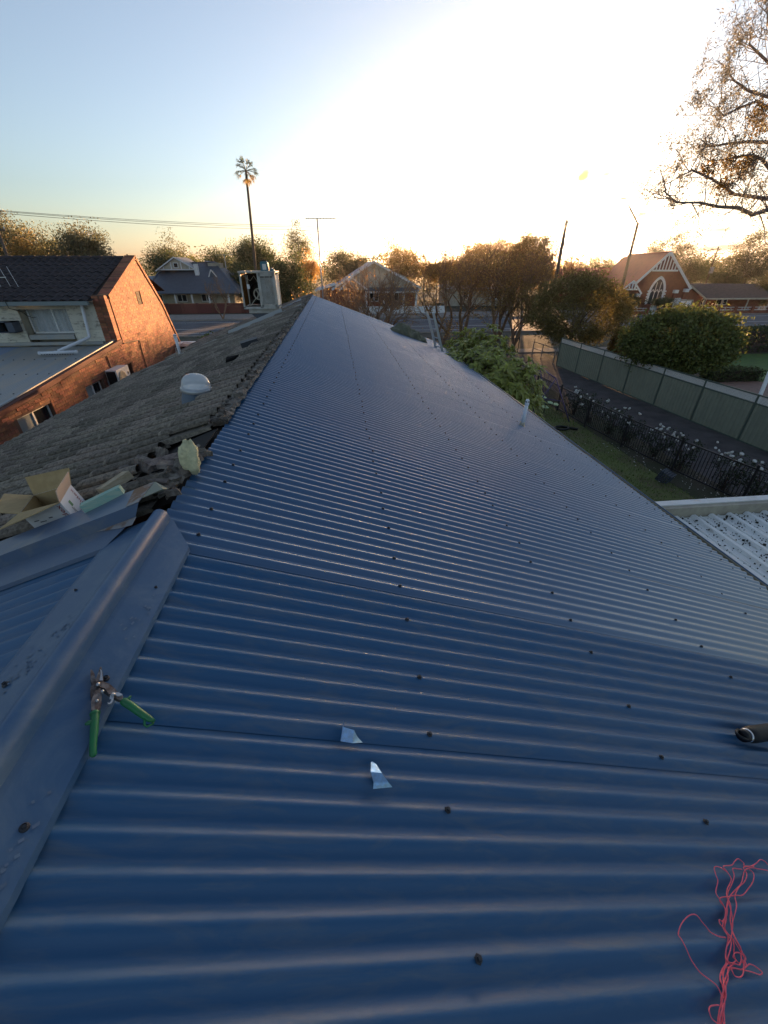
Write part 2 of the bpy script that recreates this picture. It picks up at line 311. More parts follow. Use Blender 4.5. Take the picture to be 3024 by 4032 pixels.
# screws with hexagon heads and washers
b = MB(); b.lathe([(0, .009), (.005, .009), (.0062, .008), (.0062, .0035), (.0085, .003), (.0105, .0005), (.0108, -.001)], 6); b.add([(0, 0, 0)], []); screw_me = b.mesh('roof_screw', 'screw')
scr = []
for k in range(-3, 22):
    for d in (0, 3, 7):
        y = RIB0 + .762 * k + d * PIT
        for v in (.264, 1.311, 2.346, 3.39): scr.append((v + rng.normal(0, .008), y))
        if k >= 0: scr.append((-.72, y + PIT))
    if k >= -1:
        for d in (0, 2, 4, 6, 8): scr.append((4.25 + rng.normal(0, .006), RIB0 + .762 * k + d * PIT))
scr = [s for s in scr if s[1] > -.5]; scr.sort(key=lambda s: s[1] - s[0] * .3)
rest = MB()
for i, (v, y) in enumerate(scr):
    mt = Matrix.Translation(on_roof(v, y, .0015)) @ Matrix.Rotation(SR, 4, 'Y') @ Matrix.Rotation(rng.uniform(0, 6), 4, 'Z') @ Matrix.Rotation(R(rng.normal(0, 4)), 4, 'X')
    if i < 290: put('roof_screw', screw_me, metal_roof, mtx=mt)
    else: rest.lathe([(0, .009), (.006, .008), (.0105, .0005)], 5, mt)
rest.build('far_roof_screws', 'screw', metal_roof, kind='stuff')
# ridge cap over the near end
def cap():
    prof = []                                                       # cross-section as (x, height over crest planes)
    def zc(x): return (zR(x) if x > XR + .01 else zL(x)) + .014
    prof += [(-1.075, zL(-1.075) - .004), (-1.075, zL(-1.075) + .012), (-1.055, zL(-1.055) + .016), (-.89, zL(-.89) + .02), (-.8755, zL(-.875) + .018)]
    for a in range(0, 181, 15): prof.append((-.838 - .036 * math.cos(R(a)), 5.024 + .04 * math.sin(R(a))))
    prof += [(-.8005, zR(-.80) + .017), (-.785, zR(-.785) + .018), (-.70, zR(-.70) + .017), (-.683, zR(-.683) + .016), (-.680, zR(-.68) - .001)]
    def endy(x): return 1.66 if x < -.79 else 1.66 - (x + .79) * 1.55
    A = [Vector((x, endy(x), z)) for x, z in prof]; B = [Vector((x, -1.5, z)) for x, z in prof]
    rows = [[a.lerp(bb, t) + Vector((0, 0, .0012 * math.sin(9 * t + 5 * a.x))) for a, bb in zip(A, B)] for t in np.linspace(0, 1, 9)]
    b = MB(); smooth_n = []
    for lo, hi in ((0, 5), (4, 18), (17, len(prof))):
        for i in range(8):
            n0 = len(b.f); b.strip([p for p in rows[i][lo:hi]], [p for p in rows[i + 1][lo:hi]]); smooth_n += [lo == 4] * (len(b.f) - n0)
    c = b.build('ridge_cap', 'cap_steel', house)
    weld = bmesh.new(); weld.from_mesh(c.data); rollf = [f for f, q in zip(weld.faces, smooth_n) if q]
    for f in rollf: f.smooth = True
    bmesh.ops.remove_doubles(weld, verts=list({v for f in rollf for v in f.verts}), dist=1e-5); weld.to_mesh(c.data); weld.free()
    bb = MB(); bb.strip([Vector((x, endy(x) + .0, z - .0005)) for x, z in prof[3:-4]], [Vector((x, endy(x) - .002, min(z, 4.99))) for x, z in prof[3:-4]]); bb.build('cap_end', 'cap_steel', c)
    big = MB(); big.lathe([(0, .007), (.0035, .007), (.0038, .0055), (.0045, .0085), (.0052, .0075), (.0052, .004), (.0078, .0032), (.0092, .0006), (.0094, -.001)], 14)
    me = big.mesh('cap_screw', 'screw', smooth=False)
    for px, py, side in ((96, 3258, 0), (417, 2671, 0), (614, 2312, 0), (22, 2695, 1), (298, 2323, 1)):
        p = at(px, py, roof=.017) if side == 0 else at(px, py, left=.019)
        put('cap_screw', me, c, mtx=Matrix.Translation(p) @ Matrix.Rotation(SR if side == 0 else -SLF, 4, 'Y') @ Matrix.Scale(1.05 if py > 2500 else .6, 4))
    for px, py, side, n in ((690, 2318, 0, 26), (640, 2400, 0, 34), (545, 2440, 0, 14), (60, 2650, 1, 30), (40, 3380, 0, 26), (560, 2180, 0, 0), (230, 2480, 1, 18)):
        if not n: continue
        q = at(px, py, roof=.0183) if side == 0 else at(px, py, left=.0205); bb = MB(); a0 = rng.uniform(0, 3); ex = Vector((math.cos(SR), 0, -math.sin(SR))) if side == 0 else Vector((math.cos(SLF), 0, math.sin(SLF)))
        for k in range(n):
            u, v = rng.normal(0, .022), rng.normal(0, .05); h = rng.uniform(.003, .008); w = rng.uniform(.002, .004); p = q + ex * u + Vector((0, v, 0)); d = ex * math.cos(a0) + Vector((0, math.sin(a0), 0)); e = ex * -math.sin(a0) + Vector((0, math.cos(a0), 0))
            if (side == 0 and not -.775 < p.x < -.70) or (side and not -1.04 < p.x < -.9): continue
            bb.add([p - d * h - e * w, p + d * h * rng.uniform(.6, 1) - e * w, p + d * h + e * w * rng.uniform(.5, 1), p - d * h * rng.uniform(.5, 1) + e * w], [(0, 1, 2, 3)])
        bb.build('boot_print', 'boot_dust', c, kind='stuff')
    return c
cap()
# near sheets on the left of the ridge
b = MB(); b.add([on_left(.02, -3, -.04), on_left(3.2, -3, -.04), on_left(3.2, 1.75, -.04), on_left(.02, 1.75, -.04)], [(0, 3, 2, 1)]); left_metal = b.build('side_metal_roof', 'void', house)
lm = corr_mesh('side_roof_sheet', 3.3, 'old_steel')
for k in range(5): put('roof_sheet', lm, left_metal, mtx=Matrix.Translation(on_left(.05, 1.64 - .762 * k, -.003)) @ Matrix.Rotation(math.pi + SLF * -1, 4, 'Y') @ Matrix.Rotation(math.pi, 4, 'X'))
# step flashing between the tiled part and the near sheets
def flashing():
    fl = MB(); x0, x1 = -.90, -3.4; d0, d1 = 0.05, 2.75
    def line(y, off, a=d0, c=d1): return [on_left(a, y, off), on_left(c, y, off)]
    path = [(1.545, -.004, .22), (1.55, .014, .215), (1.68, .045, .10), (1.685, .102, .045), (1.865, .112, .03), (1.875, .085, .03)]
    for (y0, o0, a0), (y1, o1, a1) in zip(path[:-1], path[1:]): fl.strip(line(y1, o1, a1), line(y0, o0, a0))
    f = fl.build('step_flashing', 'flash_steel', house)
    b = MB(); b.slab([on_left(.046, 1.688, .105), on_left(.032, 1.862, .1145)], [on_left(.11, 1.688, .105), on_left(.14, 1.862, .1145)], (0, 0, 1), .001); b.build('rust_patch', 'rust', f)
    b = MB(); b.slab([on_left(.09, 1.676, .049), on_left(.10, 1.63, .036)], [on_left(.3, 1.677, .049), on_left(.17, 1.64, .039)], (0, 0, 1), .001); b.build('rust_streak', 'rust', f)
    b = MB(); b.slab([on_left(.04, 1.72, .106), on_left(-.02, 1.8, .085)], [on_left(.03, 1.865, .113), on_left(-.015, 1.85, .06)], (0, 0, 1), .0012); b.build('folded_corner', 'green_steel', f)
flashing()
# old tiles: two rolls each, the lower end lifted over the next row
def tile_mesh(name='roof_tile', L=.42, W=.36):
    one = [(0, 0), (.07, 0), (.108, .002), (.108, .013), (.071, .016), (.072, .036), (.088, .05), (.115, .056), (.145, .05), (.17, .03), (.19, .004)]
    xs = [(W - (r * W / 2 + y * W / .385), h) for r in range(2) for y, h in (one if r == 0 else one[1:])][::-1]
    A = [(0, y, h + .001) for y, h in xs]; Bm = [(L - .03, y, h + .032) for y, h in xs]; B = [(L, y, h * .9 + .03) for y, h in xs]; C = [(L + .002, y, -.012) for y, h in xs]
    b = MB(); b.strip(Bm, A); b.strip(B, Bm); b.strip(C, B); b.add([A[-1], Bm[-1], B[-1], C[-1], (0, W, -.02)], [(0, 4, 3, 2, 1)]); b.add([A[0], Bm[0], B[0], C[0], (0, 0, -.02)], [(0, 1, 2, 3, 4)])
    return b
TB = tile_mesh(W=.39); tile_me = TB.mesh('roof_tile', 'tile')
for p in tile_me.polygons: p.use_smooth = False
tr = MB(); tr.add([on_left(.0, 1.9, -.03), on_left(5.4, 1.9, -.03), on_left(5.4, 13.3, -.03), on_left(.0, 13.3, -.03)], [(0, 3, 2, 1)])
tr.add([on_left(.0, 13.3, -.03), on_left(4.65, 13.3, -.03), on_left(4.65, 18.3, -.03), on_left(.0, 18.3, -.03)], [(0, 3, 2, 1)])
tile_roof = tr.build('tile_roof', 'tile_dark', house)
tiles = []
EXP = .35
for row in range(16):
    for c in range(46):
        y = 1.80 + .385 * c + (.0 if row % 2 else .02)
        d = .10 + EXP * row
        if 13.05 < y + .39 and y < 13.5: continue
        if y > 13.4 and d > 4.4: continue
        if y > 18.0 or d > 5.2: continue
        if row == 0 and c in (1, 2): continue                       # the open hole by the ridge
        tiles.append((d, y))
tiles.sort(key=lambda t: t[1] + t[0] * .25)
base = np.array(TB.v); tv = []; tf = []
ring = 0
for i, (d, y) in enumerate(tiles):
    mt = Matrix.Translation(on_left(d, y + .385, .012)) @ Matrix.Rotation(math.pi - SLF, 4, 'Y') @ Matrix.Rotation(math.pi, 4, 'X')
    mt = mt @ Matrix.Translation((rng.normal(0, .006), -.0, rng.normal(0, .003))) @ Matrix.Rotation(R(rng.normal(0, 1.1)), 4, 'Z') @ Matrix.Rotation(R(rng.normal(0, .5)), 4, 'X') @ Matrix.Rotation(R(rng.normal(0, .5)), 4, 'Y')
    if i < 300: put('roof_tile', tile_me, tile_roof, mtx=mt)
    else:
        A = np.array(mt); tv.append(base @ A[:3, :3].T + A[:3, 3])
        tf += [tuple(q + len(base) * ring for q in f) for f in TB.f]; ring += 1
rb = MB(); rb.v = [tuple(p) for p in np.concatenate(tv)]; rb.f = tf; rb.build('far_roof_tiles', 'tile', tile_roof, kind='stuff')
# broken bedding and tile ends along the ridge
def chunk(b, p, s, st=(1, 1, .6)):
    a = rng.uniform(0, 6.28, 3); rot = Matrix.Rotation(a[0], 3, 'Z') @ Matrix.Rotation(a[1], 3, 'X')
    vs = []
    for q in ((-1, -1, -1), (1, -1, -1), (1, 1, -1), (-1, 1, -1), (-1, -1, 1), (1, -1, 1), (1, 1, 1), (-1, 1, 1)):
        q = Vector(q) * (.5 * s); q = Vector([q[i] * st[i] * rng.uniform(.55, 1.15) for i in range(3)]); vs.append(Vector(p) + rot @ q)
    b.add(vs, ((0, 3, 2, 1), (4, 5, 6, 7), (0, 1, 5, 4), (1, 2, 6, 5), (2, 3, 7, 6), (3, 0, 4, 7)))
y = 1.9; i = 0
far = MB()
while y < 18.2:
    for q in range(3 if y < 7 else 2):
        d = rng.uniform(-.02, .09); p = on_left(d, y + rng.uniform(-.05, .05), rng.uniform(.015, .055))
        if 2.42 < p.y < 2.95: continue
        s = rng.uniform(.04, .085) if y < 3.2 else rng.uniform(.03, .062)
        if i < 220:
            b = MB(); chunk(b, p, s, (1.5, .75, .38)); b.build('broken_tile' if rng.random() < .55 else 'mortar_lump', 'broken_tile' if rng.random() < .5 else 'mortar', tile_roof); i += 1
        else: chunk(far, p, s)
    y += .075 if y < 7 else .07
def bedding():
    from mathutils import noise
    rows = []
    for i in range(460):
        y = 2.98 + i * .033; row = []
        for j in range(7):
            d = -.035 + j * .026; h = .05 * math.sin(math.pi * j / 6) ** .7 + .012; w = noise.noise(Vector((d * 30, y * 9, 0))) * .02 + noise.noise(Vector((d * 60, y * 31, 5))) * .012
            row.append(on_left(d + noise.noise(Vector((y * 7, j * .7, 2))) * .018, y, h * (.8 + .5 * noise.noise(Vector((y * 3.3, 1, 1)))) + w))
        rows.append(row)
    b = MB()
    for a, c in zip(rows[:-1], rows[1:]): b.strip(a, c)
    b.build('mortar_bedding', 'mortar', tile_roof)
bedding()
far.build('far_mortar_lumps', 'mortar', tile_roof, kind='stuff')
for d, yy, s, st in ((.14, 2.28, .2, (1.5, .7, .25)), (.26, 2.42, .22, (1.5, .6, .25)), (.42, 2.5, .2, (1.4, .8, .3)), (.5, 2.36, .16, (1, .7, .3)), (.2, 2.12, .16, (1.2, .8, .4)), (.08, 1.98, .15, (1.2, .8, .4)), (.33, 2.6, .17, (1, .8, .3)), (.6, 2.62, .16, (1.3, .5, .25)), (.1, 2.36, .13, (1, 1, .4))):
    b = MB(); chunk(b, on_left(d, yy, .05), s * .66, (st[0], st[1], st[2] * .8)); b.build('broken_tile', 'broken_tile', tile_roof)
b = MB(); b.prism([on_left(.03, 2.40, .012), on_left(.36, 2.42, .012), on_left(.30, 2.84, .012), on_left(.02, 2.88, .012)], (0, 0, -.01)); b.build('roof_hole', 'void', tile_roof)
# tray across the tiles, eave gutters, fascias, walls
b = MB(); b.strip([on_left(.1, 13.12, .05), on_left(5.3, 13.12, .05)], [on_left(.1, 13.2, .012), on_left(5.3, 13.2, .012)]); b.strip([on_left(.1, 13.2, .012), on_left(5.3, 13.2, .012)], [on_left(.1, 13.42, .012), on_left(5.3, 13.42, .012)]); b.strip([on_left(.1, 13.42, .012), on_left(5.3, 13.42, .012)], [on_left(.1, 13.46, .07), on_left(5.3, 13.46, .07)]); b.build('roof_tray', 'grey_metal', tile_roof)
def gutter(name, x, z, y0, y1, s, m1, m2):
    b = MB(); pr = [(0, .0), (0, -.085), (.11 * s, -.085), (.12 * s, .012), (.105 * s, .02), (.10 * s, .008)]
    A = [(x + a, y0, z + c) for a, c in pr]; B = [(x + a, y1, z + c) for a, c in pr]
    b.strip(A, B); g = b.build(name, m1, house)
    n = int((y1 - y0) / 1.6); bb = MB()
    for k in range(n): bb.box((x + min(0, .12 * s), y0 + .8 + 1.6 * k, z + .012), (x + max(0, .12 * s), y0 + .83 + 1.6 * k, z + .017))
    bb.build('gutter_strap', m2, g)
    bead = MB(); bead.tube([(x + .114 * s, y0, z + .02), (x + .114 * s, y1, z + .02)], .009, 6); bead.build('gutter_bead', m2, g, smooth=True)
gutter('gutter', vx(V1) - .035, zR(vx(V1)) - .045, -3.4, 18.3, 1, 'cream_metal', 'cap_steel')
gutter('gutter', -6.0, 3.12, 1.7, 13.1, -1, 'grey_metal', 'grey_metal')
b = MB(); b.box((vx(V1) - .09, -3.4, zR(vx(V1)) - .24), (vx(V1) - .045, 18.3, zR(vx(V1)) - .03)); b.build('fascia', 'cream_metal', house)
b = MB(); b.box((3.45, -3.4, 0), (3.6, 18.0, 3.0)); b.box((-5.4, -3.4, 0), (-5.25, 17.9, 3.0)); b.prism([(-5.25, 17.8, 0), (3.45, 17.8, 0), (3.45, 17.8, 2.95), (XR, 17.8, 4.85), (-5.25, 17.8, 3.05)], (0, .15, 0)); b.build('wall', 'brick_dark', house)
b = MB(); b.prism([(XR, 18.3, zR(XR) - .03), (vx(V1), 18.3, zR(vx(V1)) - .03), (vx(V1), 18.3, zR(vx(V1)) - .2), (XR, 18.3, zR(XR) - .2)], (0, .03, 0)); b.build('barge_board', 'white_paint', house)

# ------------------------------------------------------------------ brick building on the left
def brick_building():
    T = thing('brick_building', 'orange brick building with a raked gable wall and dark tiled roof', 'building', (-8, 17, 0))
    XW = -8.0
    top = [(7.0, 2.66), (10.3, 2.94), (17.25, 3.52), (17.26, 5.06), (20.5, 6.32), (22.2, 4.5), (23.6, 2.1)]
    ys = [p[0] for p in top]; zs = [p[1] for p in top]
    def zt(y): return float(np.interp(y, ys, zs))
    op = [(10.73, 12.14, 1.75, 2.73, 'w'), (13.98, 15.05, 1.75, 2.68, 'w'), (19.62, 20.02, 4.62, 5.07, 'v'), (16.98, 17.4, 1.9, 2.75, 'd')]
    w = MB(); dy = .12; y = 7.0
    while y < 23.6:
        y1 = min(y + dy, 23.6); z0 = 0; ym = (y + y1) / 2; hi = min(zt(y), zt(y1)) - .03
        seg = sorted([(o[2], o[3]) for o in op if o[0] < ym < o[1]]); cur = 0.
        for a, c in seg + [(hi, hi)]:
            if a > cur + .01: w.box((XW - .22, y, cur), (XW - .013, y1, a))
            cur = c
        y = y1
    wall = w.build('wall', 'brick_joint', T)
    bl = []; cz = .086; ln = .24; row = 0; z = 1.5
    bm = MB(); bm.box((-.06, .005, .006), (0, ln - .006, cz - .006)); bme = bm.mesh('brick', 'brick')
    hb = MB(); hb.box((-.06, .005, .006), (0, ln / 2 - .006, cz - .006)); hme = hb.mesh('brick', 'brick')
    while z < 6.3:
        y = 7.0 + (ln / 2 if row % 2 else 0)
        while y < 23.5:
            lo, hi = y, y + ln
            for half in (0, 1):
                pass
            def free(a, c): return not any(o[0] - .01 < c and o[1] + .01 > a and o[2] - .02 < z + cz and o[3] + .02 > z + .02 for o in op) and z + cz < min(zt(a), zt(c)) - .02
            if free(lo, hi): bl.append((y, z, 1))
            elif free(lo, lo + ln / 2): bl.append((y, z, 0))
            elif free(lo + ln / 2, hi): bl.append((y + ln / 2, z, 0))
            y += ln
        z += cz; row += 1
    vis = lambda y, z: z > 6 - (6 - 3.15) * (8.0 / 6.1) - .1 and y > 8.2      # above the line of the tiled eave
    order = sorted(bl, key=lambda q: (0 if vis(q[0], q[1]) else 1, (q[0] ** 2 + 64 + (6 - q[1]) ** 2)))
    rest = MB()
    for i, (y, z, full) in enumerate(order):
        x = XW + rng.normal(0, .002)
        if i < 300: put('brick', bme if full else hme, wall, (x, y, z))
        else: rest.box((x - .06, y + .005, z + .006), (x, y + (ln if full else ln / 2) - .006, z + cz - .006))
    rest.build('far_bricks', 'brick', wall, kind='stuff')
    # pier on the near corner and the raked brick coping
    pier = MB(); pier.box((-8.42, 16.98, 3.3), (-8.0 - .013, 17.25, 5.1)); pr = pier.build('pier', 'brick_joint', T)
    for k in range(20):
        for j in range(2):
            bb = MB(); x0 = -8.43 + j * .215; bb.box((x0 + (.05 if k % 2 else 0) * j, 16.965, 3.36 + k * cz + .006), (x0 + .205, 17.24, 3.36 + (k + 1) * cz - .006)); bb.build('brick', 'brick', pr)
    cp = []
    for (ya, za), (yb, zb) in zip(top[2:-1], top[3:]):
        if abs(ya - yb) < .1: continue
        n = int(math.hypot(yb - ya, zb - za) / .095); d = Vector((0, yb - ya, zb - za)).normalized(); u = Vector((0, -d.z, d.y))
        for k in range(n):
            p = Vector((XW, ya, za)).lerp(Vector((XW, yb, zb)), k / n)
            bb = MB(); mt = Matrix(((1, 0, 0, p.x), (0, d.y, u.y, p.y), (0, d.z, u.z, p.z), (0, 0, 0, 1)))
            bb.box((-.36, .006, -.10), (.035, .088, .03), mt); bb.build('coping_brick', 'brick', T)
    b = MB(); b.beam((-8.1, 7.0, 2.72), (-8.1, 17.2, 3.58), .27, .13); b.build('parapet_capping', 'brick_dark', T)
    b = MB(); b.beam((-8.14, 7.0, 2.81), (-8.14, 17.1, 3.66), .1, .03); b.build('parapet_flashing', 'grey_metal', T)
    v = MB()
    for k in range(9): v.box((XW - .05, 19.66, 4.64 + k * .048), (XW - .005, 19.98, 4.67 + k * .048))
    v.build('wall_vent', 'pole_wood', T)
    b = MB(); b.box((XW - .12, 19.62, 4.62), (XW - .1, 20.02, 5.07)); b.box((XW - .2, 16.9, 1.9), (XW - .19, 17.45, 2.8)); b.build('vent_backing', 'void', T)
    for y0, y1, z0, z1, kd in op[:2]:
        f = MB(); x = XW - .10
        for a, c in (((x - .04, y0, z1 - .05), (x, y1, z1)), ((x - .04, y0, z0), (x, y1, z0 + .05)), ((x - .04, y0, z0), (x, y0 + .05, z1)), ((x - .04, y1 - .05, z0), (x, y1, z1)), ((x - .04, (y0 + y1) / 2 - .03, z0), (x + .01, (y0 + y1) / 2 + .03, z1))): f.box(a, c)
        wn = f.build('window', 'white_paint', T)
        b = MB(); b.box((x - .03, y0 + .05, z0 + .05), (x - .02, (y0 + y1) / 2, z1 - .05)); b.build('pane', 'obscure_glass', wn)
        b = MB(); b.box((x - .035, (y0 + y1) / 2, z0 + .05), (x - .025, y1 - .05, z1 - .05)); b.build('pane', 'glass', wn)
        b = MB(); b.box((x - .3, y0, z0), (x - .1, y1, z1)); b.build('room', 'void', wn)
    for pts in ([(XW + .02, 15.8, 3.3), (XW + .02, 15.85, 2.0)], [(XW + .02, 18.65, 3.4), (XW + .02, 18.6, 2.0)], [(XW + .02, 17.3, 3.48), (XW + .02, 18.65, 3.4)]):
        b = MB(); b.tube(pts, .016, 6); b.build('conduit', 'dark_bark', T)
    # dark tiled roof
    r = MB(); r.add([(-8.35, 16.75, 4.93), (-20, 16.75, 4.93), (-20, 20.5, 6.22), (-8.35, 20.5, 6.22)], [(0, 3, 2, 1)]); r.add([(-8.35, 20.5, 6.22), (-20, 20.5, 6.22), (-20, 24, 4.9), (-8.35, 24, 4.9)], [(0, 3, 2, 1)]); roof = r.build('roof', 'tile_dark', T)
    A = math.atan2(1.29, 3.75); tt = MB(); n = 11
    prf = [(i / (n - 1) * .3, .03 * math.sin(2 * math.pi * i / (n - 1)) + .01) for i in range(n)]
    L = .40
    tt.strip([(x, L, z) for x, z in prf], [(x, 0, z + .022) for x, z in prf]); tt.strip([(x, 0, z + .022) for x, z in prf], [(x, .003, z - .012) for x, z in prf])
    tme = tt.mesh('roof_tile', 'dark_tile'); more = MB(); nb = 0
    for rw in range(11):
        for c in range(38):
            x = -8.45 - .3 * (c + 1)
            s = .02 + rw * .355; p = (x + rng.normal(0, .004), 16.72 + s * math.cos(A), 4.93 + s * math.sin(A) + .012)
            mt = Matrix.Translation(p) @ Matrix.Rotation(A + R(rng.normal(0, .6)), 4, 'X')
            if x > -12.4 and nb < 300: put('roof_tile', tme, roof, mtx=mt); nb += 1
            else: more.add([mt @ Vector(q) for q in tt.v], tt.f)
    more.build('far_roof_tiles', 'dark_tile', roof, kind='stuff')
    for k in range(26):
        b = MB(); x = -8.4 - .42 * k; b.tube([(x, 20.46, 6.2), (x - .43, 20.46, 6.2)], [.13, .118], 10); b.build('ridge_tile', 'dark_tile', roof)
    b = MB(); b.box((-20, 16.6, 4.82), (-8.44, 16.74, 4.93)); b.box((-20, 16.595, 4.925), (-8.44, 16.62, 4.945)); b.build('gutter', 'grey_gutter', T)
    # weathered board wall under the gutter, with a bay and a window
    def boards(x0, x1, y, x2=None):
        zz = 3.6; hts = (.13, .27, .27, .27, .3)
        for h in hts:
            bb = MB(); bb.prism([(x0, y, zz + .004), (x0, y - .022, zz + .004), (x0, y - .008, zz + h - .004), (x0, y, zz + h - .004)], (x1 - x0, 0, 0)); bb.build('weatherboard', 'boards', T); zz += h
    b = MB(); b.box((-20, 17.03, 3.3), (-11.06, 17.1, 4.9)); b.box((-9.42, 17.03, 3.3), (-8.4, 17.1, 4.9)); b.box((-11.06, 17.55, 3.3), (-9.42, 17.6, 4.9)); b.box((-9.44, 17.1, 3.3), (-9.40, 17.55, 4.9)); b.box((-11.08, 17.1, 3.3), (-11.03, 17.55, 4.9)); b.box((-11.06, 17.02, 4.68), (-9.40, 17.6, 4.9)); b.build('board_backing', 'cream', T)
    boards(-9.42, -8.44, 17.03); boards(-16, -11.02, 17.03)
    y = 17.40; f = MB(); x0, x1, z0, z1 = -10.98, -9.46, 3.86, 4.68
    for a, c in (((x0, y - .03, z0), (x1, y + .02, z0 + .05)), ((x0, y - .03, z1 - .03), (x1, y + .02, z1)), ((x0, y - .03, z0), (x0 + .04, y + .02, z1)), ((x1 - .04, y - .03, z0), (x1, y + .02, z1)), ((-10.14, y - .04, z0), (-10.1, y + .02, z1))): f.box(a, c)
    w = f.build('window', 'white_paint', T); b = MB(); b.box((x0, y + .0, z0), (x1, y + .006, z1)); b.build('pane', mat('clear_pane', (.8, .85, .85), .05, trans=.0, alpha=.25), w)
    cu = MB(); pts = [(x0 + .12 + (x1 - x0 - .16) * i / 60, y + .07 + .03 * math.sin(i * 1.05) * (1 + .5 * math.sin(i * .31))) for i in range(61)]
    cu.strip([(p[0], p[1], z1) for p in pts], [(p[0], p[1], z0) for p in pts]); cu.build('curtain', 'curtain', w, smooth=True)
    b = MB(); b.box((x0, 17.0, 3.70), (x1, 17.42, 3.85)); b.build('window_sill', 'grey_metal', T)
    b = MB(); b.box((-20, 16.9, 3.52), (-8.5, 17.05, 3.62)); b.build('wall_flashing', 'grey_metal', T)
    # lean-to metal roof
    a = (3.54 - 2.96) / 6.94
    zS = lambda y: 2.93 + a * (y - 10.26)
    for k in range(12):
        sx = -8.22 - .8 * k; A_ = []; B_ = []
        for i in range(81):
            x = sx - .8 * i / 80; dz = .008 * math.cos(2 * math.pi * x / .08); A_.append((x, 16.98, zS(16.98) + dz - .02)); B_.append((x, 6.5, zS(6.5) + dz - .02))
        b = MB(); b.strip(A_, B_); b.build('lean_to_sheet', 'blue_grey_metal' if k in (4, 5) or k > 8 else 'grey_metal', T, smooth=True)
    b = MB()
    for yy in (10.2, 11.9, 13.6, 15.2):
        for k in range(26): b.lathe([(.0, .02), (.016, .016), (.022, 0)], 6, Matrix.Translation((-8.35 - .32 * k, yy, zS(yy) - .01)))
    b.build('lean_to_screws', 'screw', T, kind='stuff')
    b = MB(); pth = [(-8.78, 16.86, 4.86), (-8.8, 16.86, 4.55), (-8.87, 16.86, 3.85), (-8.9, 16.8, 3.76), (-9.42, 15.72, 3.51)]
    b.tube([(-8.78, 16.8, 4.9)] + pth[0:3] + [(-8.88, 16.85, 3.79)] + pth[3:], .05, 12); dp = b.build('downpipe', 'pvc', T, smooth=True)
    b = MB(); b.tube([(-9.97, 15.58, 3.47), (-8.82, 15.66, 3.48)], .05, 12); b.tube([(-9.99, 15.58, 3.47), (-9.94, 15.583, 3.47)], .058, 12); b.tube([(-8.86, 15.657, 3.48), (-8.80, 15.66, 3.48)], .058, 12); b.tube([(-9.5, 15.61, 3.472), (-9.34, 15.62, 3.474)], .06, 12); b.build('spreader_pipe', 'pvc', dp, smooth=True)
    b = MB()
    for k in range(13): b.box((-9.9 + k * .082, 15.535, 3.418), (-9.87 + k * .082, 15.55, 3.44))
    b.build('spreader_slots', 'void', dp)
    return T
brick_building()
# exhaust hood, wires and aerials on the board wall
t = thing('exhaust_hood', 'dark square exhaust hood on the weathered board wall', 'vent', (-11.35, 16.9, 3.98))
b = MB(); x0, x1, z0, z1 = -11.66, -11.1, 3.98, 4.33
for a, c in (((x0, 16.6, z1 - .02), (x1, 17.0, z1)), ((x0, 16.6, z0), (x1, 17.0, z0 + .02)), ((x0, 16.6, z0), (x0 + .02, 17.0, z1)), ((x1 - .22, 16.6, z0), (x1, 17.0, z1))): b.box(a, c)
b.build('hood', 'slate_roof', t); b = MB(); b.box((x0 + .02, 16.96, z0), (x1 - .2, 16.99, z1)); b.build('opening', 'void', t)
b = MB(); b.tube([(-11.0, 16.55, 5.1), (-10.98, 16.6, 4.75), (-10.85, 16.98, 4.6), (-10.75, 16.98, 4.48), (-10.62, 17.0, 4.42), (-10.5, 17.0, 4.43)], .011, 5); b.tube([(-10.98, 16.6, 4.75), (-10.8, 16.98, 4.62), (-10.7, 16.98, 4.66)], .009, 5)
tag(b.build('cable', 'black', smooth=True), 'black cable looping down the peeling board wall from the gutter', 'cable')
def aerial(name, label, foot, top, boomdir, n, el, boom_l, els, mast_r=.018):
    t = thing(name, label, 'antenna', foot); foot = Vector(foot); top = Vector(top)
    b = MB(); b.tube([foot, top], mast_r, 8); b.build('mast', 'alu', t, smooth=True)
    bd = Vector(boomdir).normalized(); b = MB(); b.beam(top - bd * boom_l[0], top + bd * boom_l[1], .025, .025); b.build('boom', 'alu', t)
    ed = Vector(el).normalized()
    for k, (s, h) in enumerate(els):
        b = MB(); p = top + bd * s; b.tube([p - ed * h, p + ed * h], .006, 5); b.build('element', 'alu', t)
    return t
t = aerial('tv_antenna', 'grey fishbone TV antenna in front of the dark tiled roof', (-11.15, 16.5, 4.95), (-11.55, 16.4, 5.62), (1, .1, .05), 8, (.25, -.1, -1), (.9, .95), [(-.8, .3), (-.55, .3), (-.25, .3), (.05, .28), (.25, .28), (.45, .28), (.65, .27), (.93, .27), (1.15, .3)])
b = MB(); b.box((-11.28, 16.4, 5.12), (-11.12, 16.5, 5.24)); b.build('junction_box', 'grey_gutter', t)
b = MB()
for s in (-.1, 0, .1): b.tube([(-11.6 + s, 16.38, 5.9), (-11.52 + s, 16.36, 5.6), (-11.3 + s * .7, 16.36, 5.3)], .012, 6)
b.build('folded_dipole', 'alu', t)
